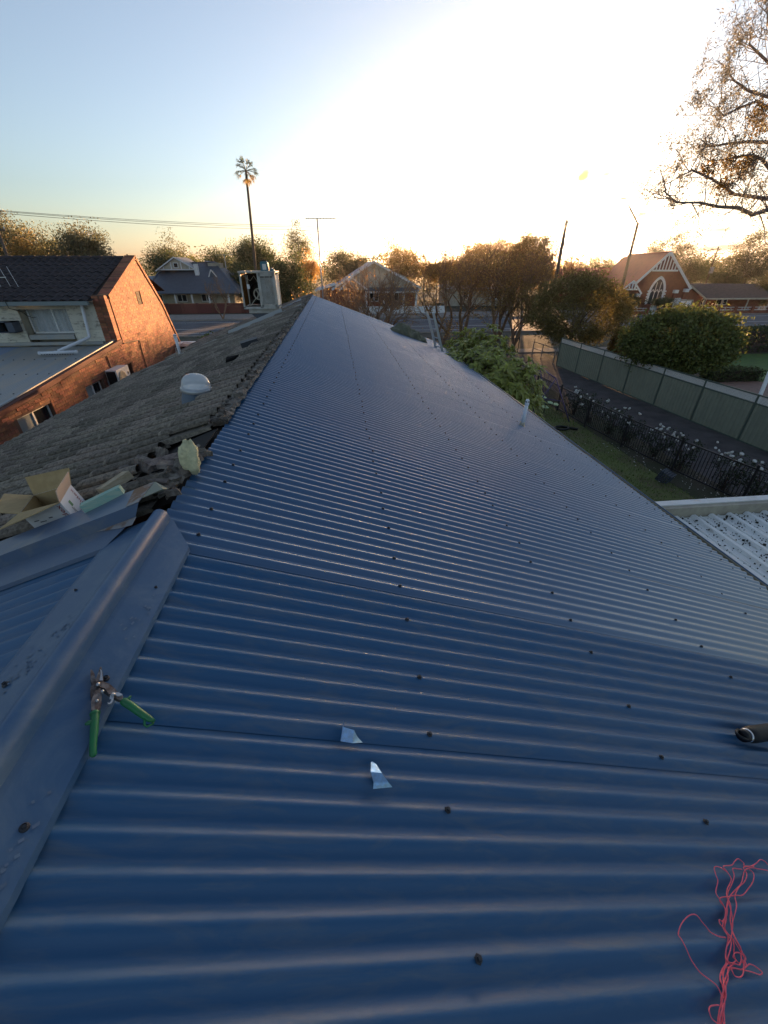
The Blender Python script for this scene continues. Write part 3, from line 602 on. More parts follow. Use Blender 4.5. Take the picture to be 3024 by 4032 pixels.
# air conditioner on the brick wall
t = thing('air_conditioner', 'white outdoor air conditioner unit bracketed to the orange brick wall', 'air conditioner', (-7.7, 16, 2.2))
b = MB(); b.box((-7.98, 15.35, 2.2), (-7.62, 16.3, 2.9)); b.build('casing', 'white_paint', t)
b = MB(); b.box((-7.96, 15.335, 2.24), (-7.66, 15.352, 2.86)); b.build('side_grille', 'black', t)
b = MB(); b.lathe([(.27, 0), (.29, .02), (.25, .02), (.2, .012), (.04, .015), (0, .02)], 20, Matrix.Translation((-7.62, 15.68, 2.55)) @ Matrix.Rotation(math.pi / 2, 4, 'Y')); b.build('fan_grille', 'cream_metal', t, smooth=True)
b = MB(); b.box((-7.93, 15.2, 2.2), (-7.9, 15.24, 2.6)); b.box((-7.98, 15.5, 2.12), (-7.6, 15.54, 2.2)); b.box((-7.98, 16.1, 2.12), (-7.6, 16.14, 2.2)); b.build('bracket', 'galv', t)
b = MB(); b.box((-7.618, 16.12, 2.62), (-7.612, 16.22, 2.7)); b.build('badge', 'print_dark', t)

# ------------------------------------------------------------------ things standing on the roof
def cooler():
    x0, x1, y0, y1, z0, z1 = -2.80, -1.74, 14.4, 15.35, 4.86, 5.84
    t = thing('evaporative_cooler', 'white rooftop evaporative cooler with one side panel missing and fan showing', 'cooler', (-2.25, 14.9, 4.4))
    xm = -2.26; f = MB(); s = .05
    for x in (x0, x1 - s):
        for y in (y0, y1 - s): f.box((x, y, z0), (x + s, y + s, z1 - .035))
    f.box((xm - .02, y0, z0), (xm + .03, y0 + s, z1 - .035)); f.box((x0, y0, z0 - .03), (x1, y1, z0 + .03)); f.build('frame', 'cooler', t)
    b = MB(); b.box((x0 - .02, y0 - .02, z1 - .035), (x1 + .02, y1 + .02, z1 + .01))
    for x in (-2.62, -2.44, -2.05, -1.9): b.box((x, y0 - .035, z1 - .05), (x + .02, y0 + .02, z1 + .02))
    b.build('lid', 'cooler', t)
    b = MB(); b.box((x0 + .13, y0 + .06, z0 - .15), (x1 - .03, y1 - .06, z0 - .03)); b.build('water_tray', 'cooler', t)
    b = MB(); b.add([(x0 + .16, y0 + .1, z0 - .15), (x1 - .06, y0 + .1, z0 - .15), (x1 - .06, y1 - .1, z0 - .15), (x0 + .16, y1 - .1, z0 - .15), (-2.3, y0 + .1, 4.4), (-1.85, y0 + .1, 4.4), (-1.85, y1 - .1, 4.4), (-2.3, y1 - .1, 4.4)], ((0, 1, 5, 4), (1, 2, 6, 5), (2, 3, 7, 6), (3, 0, 4, 7), (0, 3, 2, 1))); b.build('duct', 'slate_roof', t)
    p = MB(); p.box((xm + .03, y0 + .002, z0 + .03), (x1 - s, y0 + .018, z0 + .09)); p.box((xm + .03, y0 + .002, z1 - .13), (x1 - s, y0 + .018, z1 - .035)); p.box((xm + .03, y0 + .002, z0 + .03), (xm + .07, y0 + .018, z1 - .04)); p.box((x1 - s - .04, y0 + .002, z0 + .03), (x1 - s, y0 + .018, z1 - .04))
    for x in (-2.07, -1.92): p.box((x, y0 - .004, z0 + .05), (x + .012, y0 + .018, z1 - .06))
    pn = p.build('louvre_panel', 'cooler', t)
    for k in range(22):
        z = z0 + .1 + k * .033; b = MB(); b.prism([(xm + .07, y0 + .004, z), (xm + .07, y0 + .03, z + .026), (xm + .07, y0 + .034, z + .024), (xm + .07, y0 + .006, z - .003)], (x1 - s - .11 - xm, 0, 0)); b.build('slat', 'cooler', pn)
    for k in range(22):
        z = z0 + .06 + k * .038; b = MB(); b.prism([(x1 - .005, y0 + s, z), (x1 - .03, y0 + s, z + .03), (x1 - .034, y0 + s, z + .028), (x1 - .009, y0 + s, z - .003)], (0, y1 - y0 - 2 * s, 0)); b.build('slat', 'cooler', t)
    b = MB(); b.box((x0 + .005, y0 + .1, z0 + .05), (x0 + .03, y1 - .1, z1 - .07)); b.build('filter_pad', 'cooler_pad', t)
    b = MB(); b.box((x0 + .05, y1 - .04, z0 + .05), (x1 - .05, y1 - .02, z1 - .07)); b.build('back_pad', 'tile_dark', t)
    b = MB(); b.lathe([(.30, 0), (.32, .25), (.31, .3)], 20, Matrix.Translation((-2.3, y0 + .62, z0 + .4)) @ Matrix.Rotation(math.pi / 2, 4, 'X')); b.build('fan_housing', 'black', t, smooth=True)
    mt = Matrix.Translation((-2.33, y0 + .26, z0 + .37)) @ Matrix.Rotation(math.pi / 2, 4, 'X'); w = MB(); w.lathe([(.13, -.015), (.165, -.015), (.165, .015), (.13, .015), (.13, -.015)], 22, mt)
    for k in range(3): w.box((-.02, 0, -.008), (.02, .14, .008), mt @ Matrix.Rotation(2.1 * k + .5, 4, 'Z'))
    w.lathe([(0, .02), (.035, .02), (.035, -.02), (0, -.02)], 12, mt); w.build('fan_pulley', 'cream', t)
    b = MB(); b.tube([(-2.6, y0 + .1, z0 + .06), (-2.42, y0 + .15, z0 + .26)], .012, 6); b.tube([(-2.58, y0 + .12, z1 - .1), (-2.6, y0 + .12, z0 + .5), (-2.62, y0 + .15, z0 + .05)], .01, 6); b.tube([(-2.7, y0 + .1, z1 - .1), (-2.52, y0 + .16, z1 - .25), (-2.4, y0 + .2, z1 - .12), (-2.3, y0 + .2, z1 - .3)], .008, 6); b.build('hose', 'cream', t)
    b = MB(); b.box((-2.63, y0 + .1, z0 + .52), (-2.55, y0 + .15, z0 + .64)); b.build('float_box', 'white_paint', t)
    # tool case on the lid
    t = thing('tool_case', 'teal tool case with a grey label standing on the rooftop cooler', 'tool case', (-2.0, 14.6, 5.85))
    b = MB(); b.prism([(-2.15, 14.5, 5.852), (-1.93, 14.5, 5.852), (-1.93, 14.5, 6.06), (-1.96, 14.5, 6.1), (-2.12, 14.5, 6.1), (-2.15, 14.5, 6.06)], (0, .2, 0)); b.build('case', 'teal', t)
    b = MB(); b.box((-2.09, 14.494, 5.88), (-1.98, 14.5, 6.03)); b.build('label_panel', 'alu', t)
    b = MB(); b.tube([(-2.1, 14.6, 6.1), (-2.09, 14.6, 6.125), (-1.98, 14.6, 6.125), (-1.97, 14.6, 6.1)], .01, 6); b.box((-1.935, 14.53, 5.88), (-1.92, 14.57, 6.03)); b.build('handle', 'black', t)
    b = MB(); b.box((-1.932, 14.6, 5.86), (-1.915, 14.69, 6.05)); b.build('side_latch', 'cream_metal', t)
    t = thing('drill_battery', 'small light blue battery lying on the cooler lid', 'battery', (-1.83, 14.55, 5.85)); b = MB(); b.prism([(-1.88, 14.5, 5.852), (-1.76, 14.5, 5.852), (-1.76, 14.5, 5.88), (-1.8, 14.5, 5.92), (-1.86, 14.5, 5.89)], (0, .1, 0)); b.build('body', 'teal', t); b = MB(); b.box((-1.85, 14.52, 5.888), (-1.8, 14.58, 5.93)); b.build('terminal', 'alu', t)
cooler()
# loose lengths of tray beside the cooler
def tray(label, p, q):
    b = MB(); p = Vector(p); q = Vector(q); d = (q - p).normalized(); w = Vector((0, 1, 0)); n = d.cross(w)
    if n.z < 0: n = -n
    pr = [(-.05, .08), (-.05, 0), (.06, 0), (.06, .09), (.075, .09)]
    for a, c in zip(pr[:-1], pr[1:]): b.slab([p + w * a[0] + n * a[1], q + w * a[0] + n * a[1]], [p + w * c[0] + n * c[1], q + w * c[0] + n * c[1]], n if abs(a[1] - c[1]) < .01 else w, .003)
    tag(b.build('metal_tray', 'galv'), label, 'metal tray', 'lengths of tray lying on the tiles')
tray('long grey metal tray lying on the tiles in front of the cooler', on_left(.75, 13.75, .06), on_left(2.4, 13.35, .06)); tray('short grey metal tray on the tiles between the cooler and the ridge', on_left(.25, 15.6, .06), on_left(.85, 14.9, .06))
b = MB(); mt = frame(on_left(.55, 7.2, .07), (1, .2, .25), (0, 1, 0)); b.prism([mt @ Vector(p) for p in ((-.14, -.06, 0), (.14, -.06, 0), (.14, -.02, .07), (-.14, -.02, .07))], mt.to_3x3() @ Vector((0, .12, .02))); tag(b.build('loose_tile', 'black'), 'upper of the two dark tile scraps lying loose on the old roof', 'tile scrap')
b = MB(); chunk(b, on_left(.62, 6.1, .05), .2, (1.5, .8, .3)); chunk(b, on_left(.7, 6.13, .05), .14, (1.5, .8, .3)); tag(b.build('loose_tile', 'void'), 'lower of the two dark tile scraps lying loose on the old roof', 'tile scrap')
for k, (px, py) in enumerate(((362, 1574), (327, 1655), (372, 1690), (391, 1608), (231, 1822), (193, 1803), (531, 1577), (618, 1464))):
    b = MB(); chunk(b, at(px, py, left=.07), .022 if px < 600 else .03, (1, 1, .5)); tag(b.build('mortar_crumb', 'white_paint'), 'tiny white crumb lying on the old grey tiles', 'crumb', 'white crumbs scattered on the tiled roof')
# skylight dome
def skylight():
    base = Vector((-1.50, 4.3, zL(-1.50))); t = thing('skylight', 'clear domed tube skylight on a dark metal skirt among the tiles', 'skylight', tuple(base))
    mt = Matrix.Translation((-1.41, 4.24, 4.945)) @ Matrix.Rotation(R(6), 4, 'Y')
    b = MB(); n = 20; A = []; B_ = []
    for k in range(n + 1):
        a = 2 * math.pi * k / n; A.append(mt @ Vector((.128 * math.cos(a), .128 * math.sin(a), 0))); x = -1.45 + .155 * math.cos(a); B_.append((x, 4.26 + .155 * math.sin(a), zL(x) + .02))
    b.strip(A, B_); b.build('skirt', 'blue_flash', t, smooth=True)
    b = MB(); b.slab([on_left(.46, 4.08, .045), on_left(.46, 4.46, .045)], [on_left(.86, 4.08, .045), on_left(.86, 4.46, .045)], (0, 0, 1), .004); b.build('flashing_plate', 'blue_flash', t)
    b = MB(); b.lathe([(.142, -.012), (.142, .03), (.136, .035), (.134, .06), (.126, .09), (.108, .118), (.08, .14), (.04, .152), (0, .155)], 26, mt); b.build('dome', 'dome', t, smooth=True)
    b = MB(); b.lathe([(.146, -.012), (.149, 0), (.146, .022), (.141, .026)], 26, mt); b.build('rim', 'galv', t, smooth=True)
    b = MB(); b.lathe([(0, .05), (.118, .03)], 20, mt); b.build('diffuser', 'white_paint', t, smooth=True)
skylight()
def vent_pipe(label, p, h, r, lean=(0, 0)):
    p = Vector(p); t = thing('vent_pipe', label, 'vent pipe', tuple(p)); q = p + Vector((lean[0], lean[1], h))
    b = MB(); b.tube([p - Vector((0, 0, .06)), q], r, 12); b.build('pipe', 'pvc', t, smooth=True)
    b = MB(); b.lathe([(r * 1.9, -.03), (r * 1.6, .01), (r * 1.45, .02), (r * 1.45, .06), (r, .065)], 14, Matrix.Translation(p)); b.build('collar', 'cream', t, smooth=True)
    b = MB(); b.lathe([(r * 1.15, -.05), (r * 1.2, -.02), (r * 1.05, .03), (r * .7, .05), (0, .055)], 12, Matrix.Translation(q)); c = b.build('cowl', 'pvc', t, smooth=True)
    b = MB()
    for k in range(8):
        a = k * math.pi / 4; b.box((r * 1.0, -r * .2, -.0), (r * 1.17, r * .2, .025), Matrix.Translation(q) @ Matrix.Rotation(a, 4, 'Z'))
    b.build('slots', 'black', c)
vent_pipe('white plastic vent pipe standing near the gutter of the blue roof', on_roof(3.21 / math.cos(SR), 6.68, -.01), .42, .032, (.02, 0))
vent_pipe('white plastic vent pipe at the low edge of the old tiled roof', (-4.75, 13.6, zL(-4.75) + .02), .55, .045, (-.02, 0))
# white porch canopy beyond that pipe
t = thing('porch_canopy', 'white flat canopy behind the pipe at the end of the brick gable', 'canopy', (-7.2, 22.5, 2.2)); b = MB(); b.box((-8.0, 22.6, 2.52), (-6.9, 23.3, 2.66)); b.build('slab', 'white_paint', t); b = MB(); b.box((-7.3, 22.7, 0), (-7.2, 22.8, 2.52)); b.build('post', 'white_paint', t); b = MB(); b.tube([(-7.95, 22.3, 1.2), (-7.95, 22.3, 2.5), (-7.5, 22.4, 2.75), (-6.95, 22.4, 2.7)], .025, 6); b.build('pipe', 'white_paint', t, smooth=True); b = MB(); b.box((-7.95, 23.3, 0), (-6.9, 23.35, 2.5)); b.build('doorway', 'void', t)
# tall aerial mast by the far end of the ridge
aerial('tv_mast', 'tall thin mast with a long TV aerial at the far end of the ridge', (-.44, 18.36, 3.8), (-.46, 18.3, 7.45), (1, .1, .02), 9, (0, .25, 1), (.42, .68), [(-.4, .12), (-.3, .07), (-.15, .2), (0, .22), (.12, .1), (.24, .1), (.36, .1), (.48, .1), (.6, .1), (.66, .1)], .024)
# ladder leaning on the gutter
def ladder():
    a0, a1 = Vector((3.62, 14.95, 0)), Vector((4.0, 14.6, 0)); up = Vector((-.88, .0, 4.72))
    a0 = Vector((4.72, 15.5, 0)); a1 = Vector((4.86, 15.12, 0)); up = Vector((-1.55, -.15, 4.62))
    t = thing('ladder', 'grey aluminium ladder leaning past the gutter at the far eave', 'ladder', tuple((a0 + a1) / 2))
    for a in (a0, a1): b = MB(); b.beam(a, a + up, .03, .08, up=(1, 0, 0)); b.build('rail', 'alu', t)
    for k in range(15): b = MB(); s = (k + .5) / 15.2; b.tube([a0 + up * s, a1 + up * s], .018, 6); b.build('rung', 'alu', t)
ladder()
# canvas sack thrown over the edge of the sheets
def sack():
    c0 = at(1546, 1302, roof=.0); c1 = at(1668, 1346, roof=.0); n, m = 26, 16; V = []; ax = (c1 - c0); L = ax.length + .15; ax.normalize(); nr = Vector((math.sin(SR), 0, math.cos(SR))); sd = nr.cross(ax); c0 = c0 - ax * .05
    from mathutils import noise
    n, m = 60, 30
    for i in range(n + 1):
        u = i / n; hgt = .05 + .30 * math.exp(-((u - .26) / .17) ** 2) + .21 * math.exp(-((u - .62) / .24) ** 2) + .03 * math.sin(u * 23)
        hgt *= min(1, (1 - u) * 6 + .25); w = .17 + .1 * math.sin(math.pi * u) + .02 * math.sin(u * 17)
        for j in range(m + 1):
            a = math.pi * j / m; fold = 1 + .13 * math.sin(7 * u * 3 + 3 * a) * math.sin(a) + .06 * math.sin(25 * u - 5 * a)
            V.append(c0 + ax * (u * L) + sd * (w * math.cos(a) * fold) + nr * (hgt * math.sin(a) ** .8 * fold + .012) + Vector((noise.noise(Vector((u * 5, a * 1.3, 0))), noise.noise(Vector((u * 5, a * 1.3, 7))), noise.noise(Vector((u * 6, a * 1.6, 3))) * 1.3)) * .06 * math.sin(a) + nr * (abs(noise.noise(Vector((u * 9 + a * 2, a * 1.2 - u * 3, 1)))) * -.09 * math.sin(a)))
    b = MB(); b.add(V, [(i * (m + 1) + j, i * (m + 1) + j + 1, (i + 1) * (m + 1) + j + 1, (i + 1) * (m + 1) + j) for i in range(n) for j in range(m)])
    b.add([V[j] for j in range(m + 1)], [tuple(range(m + 1))]); b.add([V[n * (m + 1) + j] for j in range(m + 1)], [tuple(range(m, -1, -1))])
    tag(b.build('canvas_sack', 'sack', smooth=True), 'crumpled olive canvas sack lying at the far edge of the blue roof', 'sack')
sack()

# ------------------------------------------------------------------ side yard
def carport():
    T = thing('carport', 'white ribbed carport roof littered with leaves below the blue roof edge', 'carport', (6, 3, 0))
    b = MB(); b.prism([(4.42, 4.50, 3.02), (4.42, 4.58, 3.02), (4.42, 4.58, 2.86), (4.42, 4.50, 2.86)], (8, 0, 0)); b.build('beam', 'cream_metal', T)
    b = MB(); b.box((4.46, 4.58, 2.99), (12.4, 4.70, 3.035)); b.build('beam_capping', 'white_paint', T)
    pr = []; x = 4.40
    while x < 10.6:
        pr += [(x, 2.86), (x + .02, 2.905), (x + .075, 2.905), (x + .095, 2.86), (x + .15, 2.86), (x + .158, 2.88), (x + .172, 2.88), (x + .18, 2.86)]; x += .283
    for k in range(8):
        seg = pr[k * 24:(k + 1) * 24 + 1]
        if len(seg) < 3: continue
        b = MB(); b.strip([(a, -3, z + .02) for a, z in seg], [(a, 4.49, z) for a, z in seg]); b.build('deck_sheet', 'deck_white', T)
    for x in (4.5, 8.0, 12.2):
        b = MB(); b.box((x, 4.46, 0), (x + .09, 4.55, 2.9)); b.build('post', 'cream_metal', T)
    d = MB()
    for k in range(900):
        i = rng.integers(0, 10); y = 4.45 - abs(rng.normal(0, 1.1)); x = 4.40 + .283 * i + rng.choice([.0, .12, .145, .195, .24, .27]) + rng.normal(0, .012); s = rng.uniform(.006, .02)
        if rng.random() < .12: s *= 1.8
        chunk(d, (x, y, 2.885), s, (1, 1, .6))
    b = d.build('leaf_litter', 'debris', T, kind='stuff')
carport()
def straight_fence():
    pts = [(10.30, 20.6), (10.36, 18.2), (10.47, 15.9), (10.68, 13.6), (11.0, 11.3), (11.5, 9.1), (12.0, 7.0)]
    T = thing('picket_fence', 'low black steel picket fence between the lawn and the rose bed', 'fence', (10.5, 14, 0))
    pm = MB(); pm.box((-.008, -.008, .1), (.008, .008, 1.14)); pme = pm.mesh('picket', 'fence_black'); pm = MB(); pm.box((-.027, -.027, 0), (.027, .027, 1.24)); pm.box((-.032, -.032, 1.24), (.032, .032, 1.255)); pome = pm.mesh('post', 'fence_black')
    for (x0, y0), (x1, y1) in zip(pts[:-1], pts[1:]):
        a = math.atan2(y1 - y0, x1 - x0); put('post', pome, T, (x0, y0, 0), (0, 0, a)); n = int(math.hypot(x1 - x0, y1 - y0) / .105)
        for z in (.13, 1.12): b = MB(); b.beam((x0, y0, z), (x1, y1, z), .03, .04); b.build('rail', 'fence_black', T)
        for k in range(1, n): put('picket', pme, T, (x0 + (x1 - x0) * k / n, y0 + (y1 - y0) * k / n, 0), (0, 0, a))
    T = thing('front_fence', 'low dark picket fence closing the far end of the driveway', 'fence', (14, 32, 0)); pts = [(7, 33.2), (9.5, 33.1), (12.0, 32.9), (14.2, 32.7)]
    for (x0, y0), (x1, y1) in zip(pts[:-1], pts[1:]):
        put('post', pome, T, (x0, y0, 0)); n = 20
        for z in (.15, 1.1): b = MB(); b.beam((x0, y0, z), (x1, y1, z), .03, .04); b.build('rail', 'fence_black', T)
        for k in range(1, n): put('picket', pme, T, (x0 + (x1 - x0) * k / n, y0 + (y1 - y0) * k / n, 0))
    put('post', pome, T, (14.2, 32.7, 0)); T = thing('driveway_gate', 'open rusty brown gate frame beside the green fence end', 'gate', (15, 30.5, 0))
    for x, y in ((14.98, 31.7), (15.11, 30.4), (15.2, 28.6)): b = MB(); b.box((x - .03, y - .03, 0), (x + .03, y + .03, 1.05)); b.build('post', 'rust', T)
    for z in (1.0, .55): b = MB(); b.tube([(14.98, 31.7, z), (15.11, 30.4, z), (15.2, 28.6, z)], .025, 6); b.build('rail', 'rust', T)
straight_fence()
def green_fence():
    T = thing('panel_fence', 'tall green steel panel fence topped with pale lattice along the driveway', 'fence', (15.5, 18, 0))
    y = 28.0; xs = lambda y: np.interp(y, [8, 13.5, 16, 21, 28], [16.05, 15.75, 15.62, 15.45, 15.15]); step = 2.38; H = 1.5; k = 0
    while y > 6:
        y0, y1 = y, y - step; x0, x1 = float(xs(y0)), float(xs(y1)); d = Vector((x1 - x0, y1 - y0, 0)); L = d.length; d.normalize(); nr = Vector((d.y, -d.x, 0)) * -1
        if nr.x > 0: nr = -nr
        P = lambda s, o, z: Vector((x0, y0, 0)) + d * s + nr * o + Vector((0, 0, z))
        b = MB(); b.box((-.03, -.03, 0), (.03, .03, 1.83), Matrix.Translation((x0, y0, 0))); b.build('post', 'green_rail', T)
        pr = []; s = .03
        while s < L - .05: pr += [(s, 0), (s + .05, 0), (s + .065, .028), (s + .13, .028), (s + .145, 0)]; s += .195
        pr.append((L - .03, 0)); b = MB(); b.strip([P(a, o, .05) for a, o in pr], [P(a, o, H - .02) for a, o in pr]); b.build('panel', 'green_steel', T)
        for z in (.04, H, 1.81): b = MB(); b.beam(P(0, .01, z), P(L, .01, z), .045, .045); b.build('rail', 'green_rail', T)
        lt = MB(); hh = 1.78 - H - .03; q = .058; n = int(L / q)
        for sgn in (1, -1):
            for j in range(-5, n + 5):
                a0 = j * q; a1 = a0 + hh; lo, hi = max(a0, .02), min(a1, L - .02)
                if hi - lo < .02: continue
                z0 = (lo - a0); z1 = (hi - a0)
                if sgn < 0: lo, hi = L - lo, L - hi
                lt.beam(P(lo, .006 * sgn, H + .03 + z0), P(hi, .006 * sgn, H + .03 + z1), .021, .004, up=tuple(nr))
        lt.build('lattice', 'lattice', T)
        y = y1; k += 1
green_fence()
b = MB(); b.tube([(16.9, 14.6, 0), (17.0, 14.85, 2.4)], .07, 8); tag(b.build('white_post', 'white_paint', smooth=True), 'white post just behind the lattice of the green fence', 'post')
def swing():
    T = thing('swing_set', 'purple tube swing set with pale green seats on the lawn', 'swing set', (9.5, 18, 0))
    a, c = Vector((9.42, 17.2, 1.78)), Vector((9.68, 19.4, 1.78))
    b = MB(); b.tube([a, c], .03, 8); b.build('beam', 'purple', T, smooth=True)
    for top, feet in ((a, ((8.8, 17.7), (10.15, 16.6))), (c, ((9.1, 19.7), (10.3, 19.3)))):
        for fx, fy in feet: b = MB(); b.tube([top, (fx, fy, 0)], .027, 8); b.build('leg', 'purple', T, smooth=True)
        f0 = top.lerp(Vector((*feet[0], 0)), .52); f1 = top.lerp(Vector((*feet[1], 0)), .52); b = MB(); b.tube([f0, f1], .02, 6); b.build('brace', 'purple', T)
    for s in (.22, .4, .62, .8):
        p = a.lerp(c, s); b = MB(); b.tube([p, p + Vector((-.05, 0, -1.2))], .008, 4); b.build('chain', 'purple', T)
    for k, (s, dx, z, sx) in enumerate(((.15, -.12, .42, .2), (.3, .25, .5, .17), (.28, -.3, .55, .15), (.5, .05, .62, .15), (.52, -.25, .7, .14), (.75, .2, .5, .16), (.1, .35, .55, .16))):
        p = a.lerp(c, s) + Vector((dx, 0, z - 1.78)); b = MB(); mt = Matrix.Translation(p) @ Matrix.Rotation(rng.uniform(0, 3), 4, 'Z') @ Matrix.Rotation(R(rng.normal(0, 10)), 4, 'X'); b.prism([mt @ Vector(q) for q in ((-sx, -sx * .5, 0), (-sx * .7, -sx * .7, 0), (sx * .8, -sx * .7, 0), (sx, 0, .02), (sx * .7, sx * .7, 0), (-sx * .8, sx * .6, 0))], (0, 0, .025)); b.build('seat', 'lime', T)
    b = MB(); b.tube([(9.3, 17.4, .45), (9.4, 18.0, .4), (9.55, 18.8, .45)], .02, 6); b.tube([(9.1, 17.8, .45), (9.75, 17.7, .5)], .018, 6); b.tube([(9.4, 17.6, .12), (9.4, 17.6, .5)], .018, 6); b.build('seat_frame', 'fence_black', T)
swing()
t = thing('milk_crate', 'dark plastic crate lying on the lawn against the black picket fence', 'crate', (10.25, 10.7, 0)); mt = Matrix.Translation((10.3, 10.7, .17)) @ Matrix.Rotation(.5, 4, 'Z') @ Matrix.Rotation(.3, 4, 'X'); b = MB()
for k in range(5):
    q = -.16 + k * .08
    for x in (-.17, .17): b.box((x - .008, q - .012, -.16), (x + .008, q + .012, .16), mt); b.box((x - .008, -.17, q - .012), (x + .008, .17, q + .012), mt)
    for y in (-.17, .17): b.box((q - .012, y - .008, -.16), (q + .012, y + .008, .16), mt); b.box((-.17, y - .008, q - .012), (.17, y + .008, q + .012), mt)
    b.box((q - .012, -.17, .152), (q + .012, .17, .165), mt); b.box((-.17, q - .012, .152), (.17, q + .012, .165), mt)
b.build('body', 'slate_roof', t); b = MB(); b.box((-.15, -.15, -.15), (.15, .15, -.13), mt); b.build('base', 'fence_black', t)
b = MB(); pp = [Vector((9.35 + .3 * math.cos(a), 15.75 + .2 * math.sin(a), .05)) for a in np.linspace(0, 6.28, 16)]; b.tube(pp, .05, 6); b.tube(pp[0:4] + [Vector((9.95, 15.5, .06))], .05, 6); tag(b.build('garden_hose', 'black', smooth=True), 'dark coil of hose lying on the lawn by the swing set', 'hose')
# carton, timber, insulation on the tiles
def carton():
    FL, FR, BR, BL = Vector((-1.71, 2.013, 4.884)), Vector((-1.42, 1.918, 4.986)), Vector((-1.533, 2.205, 4.946)), Vector((-1.824, 2.297, 4.844)); n = Vector((-math.sin(SLF), 0, math.cos(SLF))) * .168
    T = thing('carton', 'open white cardboard screw carton with red print on the old tiles', 'carton', tuple((FL + BR) / 2 - n))
    f, r, k, l, bt = (FL - n, FR - n), (FR - n, BR - n), (BR - n, BL - n), (BL - n, FL - n), None
    cen = (FL + BR) / 2
    def wall(a, c, name):
        out = ((a + c) / 2 - cen); out = out.normalized(); b = MB(); b.add([a - n, c - n, c, a], [(0, 1, 2, 3)]); w = b.build(name, 'print_white', T)
        b = MB(); i = -out * .004; b.add([a - n + i, c - n + i, c + i, a + i], [(3, 2, 1, 0)]); b.build('inner_liner', 'card', w); return w
    wf = wall(FL, FR, 'front_side'); wr = wall(FR, BR, 'right_side'); wall(BR, BL, 'back_side'); wall(BL, FL, 'left_side')
    b = MB(); b.add([p - n * .97 for p in (FL, FR, BR, BL)], [(0, 1, 2, 3)]); b.build('bottom', 'card', T)
    z = lambda x, y, **kw: at(.3617 * x, 1600 + .3617 * y, **kw)
    def flap(a, c, tip0, tip1, m1): b = MB(); nn = (c - a).cross(tip1 - a).normalized(); b.slab([a, c], [tip0, tip1], nn, .004); b.build('flap', m1, T)
    up = n.normalized()
    flap(FL, FR, FL + Vector((-.05, -.10, -.035)), FR + Vector((-.05, -.10, -.0)), 'card'); flap(BL, BR, BL + up * .10 + Vector((-.005, .05, 0)), BR + up * .085 + Vector((.02, .05, 0)), 'card')
    flap(FL, BL, FL + Vector((-.15, .03, -.0)), BL + Vector((-.17, .02, .01)), 'card'); flap(FR, BR, FR + up * .062 + Vector((.02, .01, .0)), BR + up * .075 + Vector((.03, .02, 0)), 'card_pale')
    def print_on(a, c, items):
        ex = (c - a); L = ex.length; ex = ex.normalized(); mt = frame(a - n, ex, n); off = mt.to_3x3() @ Vector((0, 0, .0015))
        for txt, size, u, v, m1 in items:
            if txt is None: b = MB(); b.add([mt @ Vector((L * u - size[0] / 2, n.length * v - size[1] / 2, .0012)), mt @ Vector((L * u + size[0] / 2, n.length * v - size[1] / 2, .0012)), mt @ Vector((L * u + size[0] / 2, n.length * v + size[1] / 2, .0012)), mt @ Vector((L * u - size[0] / 2, n.length * v + size[1] / 2, .0012))], [(0, 1, 2, 3)]); b.build('print', m1, wf if a == FL else wr)
            else:
                me = text_mesh(txt, size); me.materials.clear(); me.materials.append(M[m1]); me.transform(Matrix.Translation(-Vector(ORG[T.name])) @ mt @ Matrix.Translation((L * u, n.length * v, .0015)) @ Matrix.Rotation(math.pi / 2, 4, 'Z')); o = put('lettering', me, wf if a == FL else wr)
    print_on(FL, FR, [('Buildex', .05, .90, .5, 'print_red'), (None, (.03, .006), .55, .62, 'print_dark'), (None, (.03, .005), .52, .45, 'print_red'), (None, (.07, .006), .45, .3, 'print_red'), (None, (.05, .005), .33, .55, 'print_dark'), (None, (.05, .005), .32, .4, 'print_dark'), (None, (.04, .005), .2, .62, 'print_dark'), (None, (.012, .012), .06, .88, 'print_red'), (None, (.05, .004), .18, .4, 'print_dark'), (None, (.05, .004), .18, .3, 'print_dark')])
    print_on(FR, BR, [('Buildex', .05, .80, .5, 'print_red'), ('1', .06, .22, .28, 'print_dark'), (None, (.035, .03), .34, .72, 'print_green'), (None, (.006, .03), .3, .5, 'print_dark'), (None, (.006, .03), .25, .55, 'print_dark'), (None, (.05, .006), .45, .22, 'print_dark')])
carton()
def timber(label, px0, px1, off, w, h, m):
    a = at(*px0, left=off); c = at(*px1, left=off); b = MB(); n = Vector((-math.sin(SLF), 0, math.cos(SLF))); b.beam(a, c, w, h, up=tuple(n)); tag(b.build('timber_offcut', m), label, 'timber')
timber('raw pine block lying on the tiles behind the carton and the mint block', (400, 1938), (505, 1868), .10, .07, .045, 'pine'); timber('mint green treated timber block beside the carton', (328, 2000), (480, 1926), .13, .05, .04, 'mint_pine')
def tuft():
    c = at(748, 1795, left=.1); b = MB(); n, m = 14, 20
    V = []
    for i in range(n + 1):
        a = math.pi * i / n
        for j in range(m):
            q = 2 * math.pi * j / m; r = 1 + .25 * math.sin(3 * q + a * 2) * math.sin(a) + rng.normal(0, .07); V.append(c + Vector((.045 * math.sin(a) * math.cos(q) * r, .055 * math.sin(a) * math.sin(q) * r, .085 * math.cos(a) * r - (.02 if a > 2 else 0))))
    b.add(V, [(i * m + j, i * m + (j + 1) % m, (i + 1) * m + (j + 1) % m, (i + 1) * m + j) for i in range(n) for j in range(m)])
    tag(b.build('insulation_tuft', 'batt', smooth=True), 'pale yellow tuft of insulation poking out of the roof hole', 'insulation')
tuft()
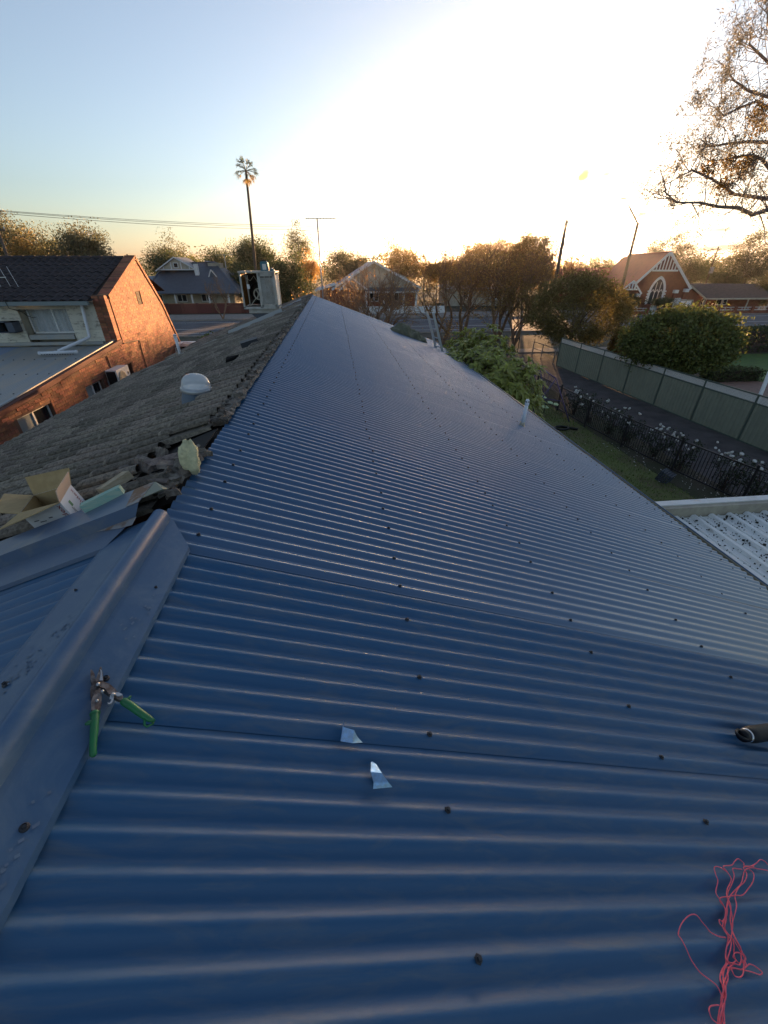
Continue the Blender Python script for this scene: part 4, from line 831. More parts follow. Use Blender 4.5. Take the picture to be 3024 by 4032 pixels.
# ------------------------------------------------------------------ air volume added for the warm lens glare around the sun
b = MB(); b.box((-1000, -400, -1), (1000, 1600, 23)); glare_haze = tag(b.build('glare_haze', 'void'), 'thin air volume added for the warm lens glare around the sun', 'glare_haze', kind='stuff')
hm = bpy.data.materials.new('glare_haze'); hm.use_nodes = True; hm.node_tree.nodes.clear(); ho = hm.node_tree.nodes.new('ShaderNodeOutputMaterial'); pv = hm.node_tree.nodes.new('ShaderNodeVolumePrincipled')
pv.inputs['Density'].default_value = .00012; pv.inputs['Anisotropy'].default_value = .88; pv.inputs['Color'].default_value = (1, .96, .92, 1)
hm.node_tree.links.new(pv.outputs[0], ho.inputs['Volume']); glare_haze.data.materials.clear(); glare_haze.data.materials.append(hm)
# ------------------------------------------------------------------ tools and scraps on the near sheets
def rp(px, py, off): return at(px, py, roof=off)
def snips():
    z = lambda x, y, o=.022: rp(250 + .3014 * x, 2550 + .3014 * y, o)
    T = thing('tin_snips', 'worn tin snips with green grips lying open on the ridge cap', 'tin snips', tuple(z(500, 600, .01)))
    nr = Vector((math.sin(SR), 0, math.cos(SR)))
    def plate(name, pts, o, th, m, par=T): b = MB(); b.prism([z(x, y, o) for x, y in pts], nr * th); return b.build(name, m, par)
    j1 = plate('jaw', [(478, 283), (498, 292), (512, 380), (524, 480), (600, 505), (680, 575), (690, 600), (640, 640), (590, 640), (540, 570), (480, 545), (430, 520), (420, 460), (445, 380)], .034, .012, 'jaw'); plate('jaw_edge', [(478, 283), (500, 300), (512, 400), (516, 430), (470, 430), (488, 340)], .0465, .001, 'jaw_edge', j1)
    j2 = plate('jaw', [(352, 318), (370, 318), (405, 375), (420, 440), (480, 470), (485, 540), (430, 590), (395, 650), (370, 715), (350, 640), (350, 560), (375, 510), (352, 440)], .022, .011, 'jaw')
    l1 = plate('lever', [(420, 590), (480, 560), (500, 620), (495, 740), (468, 850), (362, 850), (360, 740), (390, 660)], .034, .011, 'jaw'); plate('lever', [(520, 590), (560, 545), (620, 540), (690, 600), (780, 665), (770, 730), (690, 700), (600, 650)], .026, .012, 'jaw')
    plate('latch', [(665, 620), (650, 700), (625, 745), (585, 755), (570, 735), (600, 738), (630, 700), (600, 680), (610, 640), (640, 600), (720, 600), (770, 625), (765, 640), (700, 650)], .04, .006, 'alu')
    def rivet(x, y, r, o): b = MB(); b.lathe([(r, 0), (r, .003), (r * .75, .0055), (0, .006)], 12, Matrix.Translation(z(x, y, o)) @ Matrix.Rotation(SR, 4, 'Y')); b.build('rivet', 'jaw_edge', T, smooth=True)
    rivet(450, 487, .0052, .046); rivet(510, 577, .0045, .046); rivet(650, 617, .005, .046); rivet(438, 702, .004, .045)
    def grip(pts, rs): b = MB(); b.tube([z(*p) for p in pts], rs, 12); return b.build('handle', 'grip', T, smooth=True)
    g = grip([(412, 838, .036), (412, 860, .036), (410, 960, .034), (403, 1080, .031), (392, 1200, .027), (385, 1320, .024), (388, 1400, .022), (388, 1425, .022)], [.0095, .0105, .0095, .0095, .0085, .008, .008, .004]); b = MB(); b.tube([z(385, 960, .034), z(330, 985, .034), z(278, 1003, .034)], [.007, .006, .003], 8); b.build('finger_stop', 'grip', g, smooth=True)
    b = MB(); b.lathe([(.0112, -.004), (.0125, 0), (.0112, .004)], 14, frame(z(411, 862, .036), nr, z(411, 700, .036) - z(411, 862, .036)) @ Matrix.Rotation(math.pi / 2, 4, 'X')); b.build('collar', 'grip', g, smooth=True)
    g = grip([(775, 690, .036), (800, 712, .036), (880, 760, .034), (960, 820, .03), (1050, 885, .026), (1130, 935, .022), (1190, 965, .02)], [.009, .0105, .0105, .01, .0095, .008, .004]); b = MB(); b.tube([z(1060, 920, .026), z(1058, 1015, .02), z(1090, 1035, .018), z(1180, 985, .019)], .003, 6); b.tube([z(815, 690, .036), z(850, 670, .038), z(882, 628, .042)], [.006, .005, .0025], 8); b.build('hang_loop', 'grip', g, smooth=True)
snips()
def offcut(label, quads):
    z = lambda x, y, o: rp(1250 + .3617 * x, 2750 + .3617 * y, o); T = None; b = MB(); nr = Vector((math.sin(SR), 0, math.cos(SR)))
    for q in quads: b.prism([z(*p) for p in q], nr * -.0008)
    tag(b.build('metal_offcut', 'galv_bright'), label, 'metal scrap')
offcut('small folded shiny metal scrap, the upper of the two', [[(250, 465, .012), (280, 310, .012), (400, 345, .02), (380, 487, .02)], [(380, 487, .02), (400, 345, .02), (430, 410, .012), (460, 445, .006), (492, 480, .003)], [(250, 465, .012), (262, 400, .03), (280, 240, .035), (283, 310, .012)]])
offcut('small shiny bent metal scrap like a shark fin, the lower of the two', [[(580, 800, .02), (583, 690, .01), (600, 686, .01), (640, 715, .011), (700, 812, .02)], [(580, 800, .02), (700, 812, .02), (775, 915, .012), (612, 918, .012)], [(612, 918, .012), (775, 915, .012), (815, 965, .002), (607, 985, .002)]])
def bottle():
    z = lambda x, y, o=.037: rp(2700 + .1953 * x, 2750 + .1953 * y, o)
    a = z(880, 700); ax = Vector((.96, 0, -TR * .96)).normalized() * .985 + Vector((0, .17, 0)); ax.normalize(); T = thing('drink_bottle', 'black drink bottle with a loop cap lying on the blue sheets', 'bottle', tuple(a))
    p0 = z(1200, 745, .037); mt = frame(p0, ax.orthogonal(), ax.cross(ax.orthogonal()))
    b = MB(); b.lathe([(.0, .012), (.024, .012), (.03, .02), (.0365, .04), (.0375, .06), (.0375, .26), (.035, .268), (0, .27)], 28, mt); b.build('body', 'bottle', T, smooth=True)
    b = MB(); b.lathe([(.029, .0), (.031, .002), (.031, .012), (.029, .014)], 28, mt); b.build('neck_ring', 'steel_ring', T, smooth=True)
    b = MB(); b.lathe([(0, -.032), (.02, -.032), (.026, -.028), (.028, -.02), (.0285, -.001), (.024, .001)], 28, mt); c = b.build('cap', 'bottle_cap', T, smooth=True)
    b = MB(); sd = ax.cross(Vector((0, 0, 1))).normalized(); up = sd.cross(ax); pts = [p0 + ax * -.022 + sd * .026, p0 - ax * .05 + sd * .018, p0 - ax * .068 + sd * .004, p0 - ax * .068 - sd * .008, p0 - ax * .05 - sd * .02, p0 - ax * .022 - sd * .026]
    b.tube([q + up * .008 for q in pts], .0065, 8); b.build('loop', 'bottle_cap', c, smooth=True)
bottle()
def twine():
    def smooth(pts, k=6):
        P = [Vector(p) for p in pts]; P = [P[0]] + P + [P[-1]]; o = []
        for i in range(1, len(P) - 2):
            for s in range(k):
                t = s / k; o.append(.5 * ((2 * P[i]) + (P[i + 1] - P[i - 1]) * t + (2 * P[i - 1] - 5 * P[i] + 4 * P[i + 1] - P[i + 2]) * t * t + (3 * P[i] - P[i - 1] - 3 * P[i + 1] + P[i + 2]) * t ** 3))
        return o + [P[-2]]
    S = [[(1281, 390), (1180, 370), (1100, 350), (1010, 380), (980, 460), (960, 540), (910, 600), (830, 690), (790, 790), (790, 900), (770, 1050), (800, 1180), (790, 1280), (775, 1400), (790, 1480), (740, 1560), (715, 1640), (730, 1760), (750, 1880), (720, 1990), (700, 2100), (690, 2230)],
         [(1281, 320), (1240, 270), (1190, 255), (1140, 300), (1060, 340), (990, 350), (1020, 430), (1000, 520), (940, 580), (890, 680), (900, 800), (870, 960), (850, 1080), (880, 1200), (940, 1300), (980, 1380), (1010, 1450), (1020, 1530), (960, 1560), (870, 1540), (780, 1540), (730, 1620), (770, 1720), (770, 1850), (760, 1990), (760, 2100), (760, 2230)],
         [(1110, 340), (1000, 330), (990, 300), (930, 245), (880, 280), (850, 320), (745, 340), (790, 410), (835, 500), (800, 600), (790, 700), (830, 830), (830, 980), (850, 1080), (900, 1230), (960, 1350), (960, 1420), (990, 1500), (985, 1600), (940, 1660), (880, 1640), (850, 1580), (820, 1480), (760, 1560), (740, 1680), (745, 1800), (720, 1900), (730, 2010), (740, 2150), (750, 2230)],
         [(790, 420), (720, 360), (640, 350), (650, 450), (675, 530), (660, 650), (700, 740), (760, 850), (760, 950), (740, 1050), (780, 1150), (830, 1230), (820, 1330), (800, 1450), (850, 1490), (900, 1450), (860, 1420), (880, 1370), (930, 1370), (960, 1420), (940, 1510), (870, 1500), (800, 1570), (790, 1690), (760, 1790), (770, 1900), (745, 2000), (710, 2110), (700, 2230)],
         [(970, 370), (860, 365), (875, 460), (850, 550), (810, 640), (800, 760), (780, 850), (790, 960), (770, 1060), (840, 1180), (870, 1290), (880, 1380), (900, 1440), (950, 1480), (1020, 1440), (1000, 1380), (960, 1360)],
         [(1050, 370), (1100, 430), (1100, 520), (1040, 610), (980, 675), (900, 680), (830, 690), (720, 710), (705, 750), (760, 840), (775, 930), (740, 990), (705, 970), (720, 1030), (770, 1090), (830, 1170), (870, 1230), (960, 1360), (1000, 1430), (1010, 1530), (1060, 1500), (1130, 1520), (1205, 1600), (1180, 1625), (1100, 1600), (1010, 1570), (900, 1550), (830, 1560), (790, 1640)],
         [(770, 1190), (700, 1180), (600, 1120), (530, 1040), (470, 960), (400, 915), (330, 930), (250, 1020), (215, 1140), (240, 1210), (300, 1320), (370, 1460), (470, 1590), (600, 1710), (680, 1790), (720, 1890), (740, 2000)],
         [(690, 1990), (600, 2000), (575, 2050), (600, 2130), (660, 2200), (690, 2230)],
         [(720, 1600), (710, 1700), (760, 1800), (740, 1950), (700, 2080), (720, 2230)], [(830, 1540), (780, 1650), (740, 1750), (770, 1860), (755, 2050), (720, 2230)], [(800, 760), (840, 900), (860, 1050), (830, 1200), (780, 1300), (780, 1420), (810, 1500)]]
    b = MB()
    for k, st in enumerate(S):
        pts = smooth([(x, y, 0) for x, y in st]); out = []
        for i, p in enumerate(pts):
            g = rp(2600 + .331 * p.x, 3300 + .331 * p.y, 0); ph = 2 * math.pi * (g.y - RIB0) / PIT; crest = -.0083 + .0083 * math.cos(ph)
            out.append(g + Vector((0, 0, .003 + max(crest * .45, -.006) + .0016 * (k % 4) + .0015 * math.sin(i * .5 + k))))
        b.tube(out, .0015, 5)
    tag(b.build('builders_line', 'string', smooth=True), 'tangled bright pink string line lying on the near sheets', 'string')
twine()

# ------------------------------------------------------------------ across the road
def window(T, x0, x1, y, z0, z1, panes=2, fm='white_paint', d=.05):
    f = MB(); s = .09
    for a, c in (((x0 - s, y - d, z1), (x1 + s, y, z1 + s)), ((x0 - s, y - d, z0 - s), (x1 + s, y, z0)), ((x0 - s, y - d, z0), (x0, y, z1)), ((x1, y - d, z0), (x1 + s, y, z1))): f.box(a, c)
    for k in range(1, panes):
        x = x0 + (x1 - x0) * k / panes; f.box((x - .06, y - d, z0), (x + .06, y, z1))
    w = f.build('window', fm, T)
    for k in range(panes):
        b = MB(); b.box((x0 + (x1 - x0) * k / panes, y - .02, z0), (x0 + (x1 - x0) * (k + 1) / panes, y - .004, z1)); b.build('pane', 'glass', w)
    return w
def fed_house():
    T = thing('weatherboard_house', 'cream house with blue grey hipped roof, front gable and white veranda posts', 'house', (-21, 77, 0)); Y = 72
    b = MB(); b.box((-28, 74.2, 0), (-15.6, 86, 2.45)); b.build('wall', 'cream', T)
    b = MB(); A, B_, C, D_ = (-28.4, Y, 2.42), (-14.3, Y, 2.36), (-13.9, 88, 2.4), (-28.8, 88, 2.4); r1, r2 = (-27.0, 80.5, 6.1), (-19.3, 80.5, 6.5)
    b.add([A, B_, C, D_, r1, r2], [(0, 1, 5, 4), (1, 2, 5), (2, 3, 4, 5), (3, 0, 4)]); rf = b.build('roof', 'slate_roof', T)
    for p, q in ((B_, r2), (r1, r2), (A, r1)): c = MB(); c.beam(Vector(p) + Vector((0, 0, .04)), Vector(q) + Vector((0, 0, .04)), .22, .06); c.build('ridge_capping', 'slate_roof', rf)
    b = MB(); b.box((-28.4, Y - .12, 2.28), (-14.3, Y + .02, 2.42)); b.build('gutter', 'slate_roof', T)
    y = 77.3; b = MB(); b.prism([(-27.1, y, 5.35), (-21.5, y, 5.35), (-24.35, y, 6.95)], (0, .1, 0)); g = b.build('gable', 'cream', T)
    b = MB(); pk = (-24.35, y - .25, 7.08); b.add([(-27.5, y - .25, 5.25), pk, (-24.35, 84, 7.08), (-27.5, 84, 5.25), (-21.1, y - .25, 5.25), (-21.1, 84, 5.25)], [(0, 1, 2, 3), (1, 4, 5, 2)]); b.build('gable_roof', 'slate_roof', T)
    for p, q in (((-27.5, y - .3, 5.22), (-24.35, y - .3, 7.05)), ((-24.35, y - .3, 7.05), (-21.1, y - .3, 5.22)), ((-27.2, y - .06, 5.4), (-21.4, y - .06, 5.4)), ((-25.1, y - .03, 5.4), (-25.1, y - .03, 6.4)), ((-23.6, y - .03, 5.4), (-23.6, y - .03, 6.4)), ((-26.3, y - .03, 5.4), (-26.3, y - .03, 5.8)), ((-22.4, y - .03, 5.4), (-22.4, y - .03, 5.8))): b = MB(); b.beam(p, q, .06, .16); b.build('barge_board', 'white_paint', g)
    window(T, -24.65, -24.1, y, 5.7, 6.25, 1)
    b = MB(); b.box((-21.55, 76.6, 4.2), (-20.95, 77.1, 6.2)); b.build('chimney', 'white_paint', T); b = MB(); b.box((-21.6, 76.55, 6.2), (-20.9, 77.15, 6.45)); b.build('chimney_cap', 'slate_roof', T)
    b = MB(); b.box((-20.0, 79.2, 5.2), (-18.2, 82, 6.3)); b.build('dormer', 'cream', T); b = MB(); b.add([(-20.6, 78.9, 6.6), (-18.0, 78.9, 6.15), (-18.0, 82, 6.15), (-20.6, 82, 6.6)], [(0, 1, 2, 3)]); b.build('dormer_roof', 'slate_roof', T)
    b = MB(); b.prism([(-19.4, 76.3, 4.3), (-18.2, 76.3, 4.3), (-18.95, 76.3, 5.35)], (0, 1.6, 0)); b.build('gablet', 'slate_roof', T)
    for p, q in (((-19.5, 76.2, 4.3), (-18.95, 76.2, 5.4)), ((-18.95, 76.2, 5.4), (-18.1, 76.2, 4.25))): b = MB(); b.beam(p, q, .05, .14); b.build('barge_board', 'white_paint', T)
    for x in (-26.4, -23.95, -21.5, -19.0, -16.1): b = MB(); b.box((x - .11, Y + .25, 0), (x + .11, Y + .47, 2.3)); b.build('veranda_post', 'white_paint', T)
    window(T, -24.2, -22.9, 74.2, 1.2, 2.05); window(T, -20.55, -19.2, 74.2, 1.2, 2.05); window(T, -27.2, -26.5, 74.2, 1.2, 2.05, 1)
    b = MB(); b.add([(-32, 72.5, 3.2), (-28.0, 72.5, 3.2), (-28.0, 80, 4.5), (-32, 80, 4.5)], [(0, 1, 2, 3)]); b.build('side_roof', 'slate_roof', T)
    F = thing('brick_fence', 'long low dark red brick fence in front of the blue grey roofed house', 'fence', (-20, 67.8, 0))
    for k in range(12):
        x = -34.2 + 2.08 * k; b = MB(); b.box((x - .17, 67.6, 0), (x + .17, 67.98, 1.34)); b.build('pier', 'brick_dark', F)
        b = MB(); b.box((x + .17, 67.7, 0), (x + 1.91, 67.9, 1.24)); b.build('wall_panel', 'brick_dark', F); b = MB(); b.box((x + .17, 67.66, 1.24), (x + 1.91, 67.94, 1.31)); b.build('coping', 'brick', F)
fed_house()
def white_house():
    T = thing('gabled_house', 'cream gabled brick house with white veranda seen through bare trees', 'house', (5, 70, 0)); Y = 67
    b = MB(); b.box((-2.0, Y, 0), (12.0, 78, 3.0)); b.build('wall', 'church_brick', T)
    b = MB(); b.prism([(.2, Y - .1, 3.0), (11.9, Y - .1, 3.0), (10.4, Y - .1, 4.6), (5.8, Y - .1, 6.3)], (0, .15, 0)); b.build('gable', 'cream', T)
    b = MB(); b.add([(-.3, Y - .5, 3.05), (5.8, Y - .5, 6.45), (5.8, 79, 6.45), (-.3, 79, 3.05), (12.6, Y - .5, 3.2), (12.6, 79, 3.2)], [(0, 1, 2, 3), (1, 4, 5, 2)]); b.build('roof', 'pale_roof', T)
    for p, q in (((-.3, Y - .55, 3.0), (5.8, Y - .55, 6.4)), ((5.8, Y - .55, 6.4), (12.6, Y - .55, 3.15))): b = MB(); b.beam(p, q, .08, .26); b.build('barge_board', 'white_paint', T)
    b = MB(); b.add([(-2.7, Y - .6, 2.95), (.6, Y - .6, 3.75), (.6, 74, 3.75), (-2.7, 74, 2.95)], [(0, 1, 2, 3)]); b.build('lean_to_roof', 'pale_roof', T); b = MB(); b.beam((-2.7, Y - .65, 2.9), (.6, Y - .65, 3.72), .08, .24); b.build('barge_board', 'white_paint', T)
    b = MB(); b.prism([(.9, Y - 1.2, 3.0), (4.7, Y - 1.2, 3.0), (2.6, Y - 1.2, 4.45)], (0, 1, 0)); b.build('porch_gable', 'cream', T)
    for p, q in (((.7, Y - 1.3, 2.9), (2.6, Y - 1.3, 4.5)), ((2.6, Y - 1.3, 4.5), (4.9, Y - 1.3, 2.9))): b = MB(); b.beam(p, q, .06, .2); b.build('barge_board', 'white_paint', T)
    b = MB(); b.box((4.4, Y - 2.2, 2.62), (12.0, Y - 2.05, 2.86)); b.build('veranda_beam', 'white_paint', T); b = MB(); b.add([(4.3, Y - 2.4, 2.86), (12.2, Y - 2.4, 2.86), (12.2, Y, 3.25), (4.3, Y, 3.25)], [(0, 1, 2, 3)]); b.build('veranda_roof', 'slate_roof', T)
    for x in (4.5, 7.1, 9.9, 11.7): b = MB(); b.box((x - .14, Y - 2.25, .9), (x + .14, Y - 1.97, 2.62)); b.build('veranda_post', 'white_paint', T)
    window(T, 2.2, 3.3, Y - .02, 1.5, 2.8, 2); window(T, 5.2, 6.4, Y - .02, 1.5, 2.5, 2); window(T, 8.2, 9.4, Y - .02, 1.5, 2.5, 2)
    F = thing('white_wall', 'low white front wall with panels below the cream gabled house', 'wall', (9, 64.5, 0))
    for k in range(6):
        x = 3.4 + 2.1 * k; b = MB(); b.box((x, 64.5, 0), (x + 1.9, 64.65, .95)); b.build('wall_panel', 'white_paint', F); b = MB(); b.box((x + 1.9, 64.45, 0), (x + 2.1, 64.7, 1.05)); b.build('pier', 'white_paint', F)
    T = thing('pale_house', 'small pale roofed house glimpsed low behind the rusty bare trees', 'house', (25, 78, 0)); b = MB(); b.box((19.5, 76, 0), (31, 84, 2.6)); b.build('wall', 'cream', T); b = MB(); b.add([(19, 75.5, 2.6), (31.5, 75.5, 2.6), (31.5, 85, 2.6), (19, 85, 2.6), (22.5, 80, 4.6), (28, 80, 4.6)], [(0, 1, 5, 4), (1, 2, 5), (2, 3, 4, 5), (3, 0, 4)]); b.build('roof', 'pale_roof', T); window(T, 22, 23.3, 76, 1.1, 2.1); window(T, 27, 28.3, 76, 1.1, 2.1)
white_house()
def church():
    O = Vector((46.6, 62, 0)); ax = Vector((.34, .94, 0)).normalized(); rt = Vector((ax.y, -ax.x, 0)); T = thing('church', 'red brick church with terracotta roof, white trimmed gable and pointed arch window', 'church', tuple(O))
    fr = Vector((.985, -.17, 0)).normalized()                       # the front face
    P = lambda u, w, z: O + fr * u + ax * w + Vector((0, 0, z))
    zp, L, zl_, zr_ = 7.45, 25, 3.5, 3.5
    b = MB(); b.prism([P(-3.7, 0, 0), P(3.9, 0, 0), P(3.9, 0, zr_), P(.0, 0, zp - .1), P(-3.7, 0, zl_)], ax * L); b.build('wall', 'church_brick', T)
    b = MB(); t = .16
    b.slab([P(-4.1, -.35, zl_ - .35), P(-4.1, L, zl_ - .35)], [P(0, -.35, zp + .1), P(0, L - 3, zp + .1)], (0, 0, 1), t); b.slab([P(0, -.35, zp + .1), P(0, L - 3, zp + .1)], [P(4.3, -.35, zr_ - .3), P(4.3, L, zr_ - .3)], (0, 0, 1), t); rf = b.build('roof', 'red_roof', T)
    b = MB(); b.tube([P(0, -.3, zp + .14), P(0, L - 3, zp + .14)], .1, 6); b.build('ridge_tile', 'red_roof', rf)
    for a, c in ((-4.15, 0), (0, 4.35)):
        za = zl_ - .45 if a < 0 else zp + .05; zc = zp + .05 if a < 0 else zr_ - .42
        b = MB(); b.beam(P(a, -.42, za), P(c, -.42, zc), .08, .3); b.build('barge_board', 'white_paint', T)
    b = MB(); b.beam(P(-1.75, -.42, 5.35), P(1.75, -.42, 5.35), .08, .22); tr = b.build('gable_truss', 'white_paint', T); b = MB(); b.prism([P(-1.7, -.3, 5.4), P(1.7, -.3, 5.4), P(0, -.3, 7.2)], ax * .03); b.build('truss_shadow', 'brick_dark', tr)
    for k in range(-3, 4):
        u = k * .42; b = MB(); b.beam(P(u, -.42, 5.4), P(u, -.42, 7.25 - abs(u) * 1.02), .07, .13, up=tuple(fr)); b.build('strut', 'white_paint', tr)
    def arch(u0, w, z0, z1, zt, n=14):
        pts = [(u0 - w, z0), (u0 - w, z1)]
        for k in range(1, n): a = k / n; pts.append((u0 - w + w * (1 - math.cos(a * math.pi / 2)) , z1 + (zt - z1) * math.sin(a * math.pi / 2) ** 1.0 * (.72 + .28 * a)))
        pts.append((u0, zt)); pts += [(2 * u0 - u, z) for u, z in reversed(pts[:-1])]; return pts
    def arch_window(u0, w, z0, z1, zt, fw, mull):
        o = arch(u0, w + fw, z0 - .1, z1, zt + fw * 1.3); i = arch(u0, w, z0, z1, zt); b = MB(); b.strip([P(u, -.1, z) for u, z in o], [P(u, -.1, z) for u, z in i]); b.strip([P(u, -.1, z) for u, z in i], [P(u, .0, z) for u, z in i]); b.strip([P(u, 0, z) for u, z in o], [P(u, -.1, z) for u, z in o])
        wd = b.build('arched_window', 'white_paint', T); b = MB(); b.add([P(u, -.015, z) for u, z in i], [tuple(range(len(i)))]); b.build('pane', 'glass', wd)
        for k in range(1, mull): u = u0 - w + 2 * w * k / mull; b = MB(); b.beam(P(u, -.05, z0), P(u, -.05, z1 + (zt - z1) * .75), .06, .07, up=tuple(fr)); b.build('mullion', 'white_paint', wd)
        for k in range(mull): ua = u0 - w + 2 * w * k / mull; uc = ua + 2 * w / mull; b = MB(); b.beam(P(ua, -.05, z1 - .1), P((ua + uc) / 2, -.05, z1 + .3), .06, .06); b.beam(P((ua + uc) / 2, -.05, z1 + .3), P(uc, -.05, z1 - .1), .06, .06); b.build('tracery', 'white_paint', wd)
        for k in range(5):
            for s in (-1, 1): b = MB(); u = u0 + s * (w + fw + .05); b.box((-.1, -.12, 0), (.1, 0, .18), Matrix.Translation(P(u, 0, z0 + .1 + .36 * k)) @ Matrix.Rotation(-.17, 4, 'Z')); b.build('quoin', 'white_paint', wd)
    arch_window(-.15, .85, 1.15, 2.7, 4.3, .3, 3)
    # porch on the left, buttresses on the right
    b = MB(); b.prism([P(-5.6, -.9, 0), P(-2.9, -.9, 0), P(-2.9, -.9, 2.7), P(-4.1, -.9, 3.9), P(-5.6, -.9, 2.7)], ax * 2.5); b.build('porch', 'church_brick', T); b = MB(); b.slab([P(-5.9, -1.2, 2.55), P(-5.9, 2.5, 2.55)], [P(-4.1, -1.2, 4.15), P(-4.1, 2.5, 4.15)], (0, 0, 1), .12); b.slab([P(-4.1, -1.2, 4.15), P(-4.1, 2.5, 4.15)], [P(-2.6, -1.2, 2.6), P(-2.6, 2.5, 2.6)], (0, 0, 1), .12); b.build('porch_roof', 'red_roof', T)
    for a, c in (((-5.95, 2.45), (-4.1, 4.1)), ((-4.1, 4.1), (-2.55, 2.5)), ((-4.9, 3.05), (-3.3, 3.05)), ((-4.1, 3.05), (-4.1, 4.0)), ((-4.5, 3.05), (-4.5, 3.6)), ((-3.7, 3.05), (-3.7, 3.6))): b = MB(); b.beam(P(a[0], -1.28, a[1]), P(c[0], -1.28, c[1]), .07, .2); b.build('porch_trim', 'white_paint', T)
    for u, z in ((-3.05, 2.1), (2.35, 2.55), (3.75, 2.7)):
        b = MB(); b.box((-.22, -.5, 0), (.22, 0, z), Matrix.Translation(P(u, -.02 if u > 0 else -.9, 0)) @ Matrix.Rotation(-.17, 4, 'Z')); bt = b.build('buttress', 'church_brick', T)
        for zz in (z, z - 1.35): b = MB(); b.box((-.27, -.58 - (.12 if zz < z else 0), zz), (.27, 0, zz + .42), Matrix.Translation(P(u, -.02 if u > 0 else -.9, 0)) @ Matrix.Rotation(-.17, 4, 'Z')); b.build('buttress_cap', 'white_paint', bt)
    b = MB(); b.add([P(-13, 19, 2.4), P(-2, 19, 2.4), P(-2, 23, 5.6), P(-12, 23, 5.6), P(-13, 27, 2.4), P(-2, 27, 2.4)], [(0, 1, 2, 3), (3, 2, 5, 4), (0, 3, 4)]); b.build('transept_roof', 'red_roof', T); b = MB(); b.box((-12.5, 19.5, 0), (-2, 26.5, 2.6), Matrix.Translation(O) @ Matrix(((fr.x, ax.x, 0, 0), (fr.y, ax.y, 0, 0), (0, 0, 1, 0), (0, 0, 0, 1)))); b.build('transept', 'church_brick', T)
    H = thing('church_hall', 'low brown roofed hall with white gutter beside the church', 'hall', (56, 63, 0)); Y = 62
    b = MB(); b.prism([(49.6, Y, 0), (54.0, Y, 0), (54.0, Y, 1.8), (51.2, Y, 3.4), (49.6, Y, 2.6)], (0, 7, 0)); b.box((54, Y + 2.2, 0), (66, Y + 7, 1.9)); b.build('wall', 'church_brick', H)
    b = MB(); b.add([(51.1, Y - .3, 3.6), (54.3, Y - .3, 1.85), (66, Y - .3, 1.8), (66, Y + 4, 3.5), (51.1, Y + 4, 3.65), (48.8, Y - .3, 2.5), (48.8, Y + 4, 2.5)], [(0, 1, 2, 3, 4), (5, 0, 4, 6)]); b.build('roof', 'brown_roof', H)
    for p, q in (((51.1, Y - .35, 3.52), (54.3, Y - .35, 1.77)), ((54.3, Y - .4, 1.76), (66, Y - .4, 1.72)), ((48.8, Y - .35, 2.42), (51.1, Y - .35, 3.52))): b = MB(); b.beam(p, q, .1, .2); b.build('gutter', 'cream', H)
    for x in (54.2, 57.3, 61.4, 65): b = MB(); b.box((x - .07, Y - .3, 0), (x + .07, Y - .16, 1.7)); b.build('post', 'cream', H)
    window(H, 55.2, 56.6, Y + 2.2, .8, 1.6); window(H, 58.5, 60.2, Y + 2.2, .8, 1.6)
    F = thing('church_fence', 'low brick fence with white railings in front of the church', 'fence', (55, 59.2, 0))
    for k in range(11):
        x = 38.5 + 2.7 * k; b = MB(); b.box((x - .2, 59.1, 0), (x + .2, 59.5, .95)); b.build('pier', 'church_brick', F); b = MB(); b.box((x + .2, 59.2, 0), (x + 2.5, 59.4, .36)); b.build('low_wall', 'church_brick', F)
        b = MB()
        for z in (.5, .82): b.beam((x + .2, 59.3, z), (x + 2.5, 59.3, z), .05, .06)
        for q in (.9, 1.8): b.tube([(x + .2 + q - .15 + .3 * j / 2 * 1, 59.3, .66 + .14 * (1 if j == 1 else -1) * (1)) for j in range(3)], .02, 4)
        b.build('railing', 'white_paint', F)
    b = MB(); b.box((44.0, 59.0, 0), (45.0, 59.3, .95)); b.box((44.1, 58.97, .95), (44.9, 59.2, 1.2)); tag(b.build('letter_stand', 'white_paint'), 'small white slatted stand at the gap in the church fence', 'stand')
    c0, c1, c2, c3 = (at(2300 + .4364 * x, 700 + .4364 * y, Y=59.8) for x, y in ((818, 1085), (876, 1085), (862, 1136), (797, 1133)))
    S = thing('church_sign', 'white sign board reading WESLEY CENTRE by the church wall', 'sign', (c2.x - 1, 59.8, 0)); w, h = .95 * (c1.x - c0.x), c0.z - c3.z; cx, cz = (c0.x + c2.x) / 2, (c0.z + c3.z) / 2
    b = MB(); b.box((cx - w / 2, 59.8, cz - h / 2), (cx + w / 2, 59.86, cz + h / 2)); b.build('board', 'white_paint', S); b = MB(); b.box((cx - w * .4, 59.87, 0), (cx - w * .4 + .08, 59.93, cz + h / 2)); b.box((cx + w * .4 - .08, 59.87, 0), (cx + w * .4, 59.93, cz + h / 2)); b.build('post', 'white_paint', S)
    for txt, dz in (('WESLEY', h * .24), ('CENTRE', -h * .22)):
        me = text_mesh(txt, h * .42); me.materials.clear(); me.materials.append(M['print_dark']); me.transform(Matrix.Translation((cx - S.location.x, -.012, cz + dz)) @ Matrix.Rotation(math.pi / 2, 4, 'X') @ Matrix.Scale(1.05, 4, (1, 0, 0))); put('lettering', me, S)
    p = at(2300 + .4364 * 905, 700 + .4364 * 1130, Y=60.4); S = thing('notice_board', 'pale notice cabinet between the church sign and the hall', 'notice board', (p.x, 60.4, 0)); b = MB(); b.box((p.x - 1.4, 60.4, .35), (p.x + 1.3, 60.6, 1.75)); b.build('cabinet', 'cream', S); b = MB(); b.box((p.x - .75, 60.385, .6), (p.x + 1.0, 60.4, 1.6)); b.build('panel', 'white_paint', S)
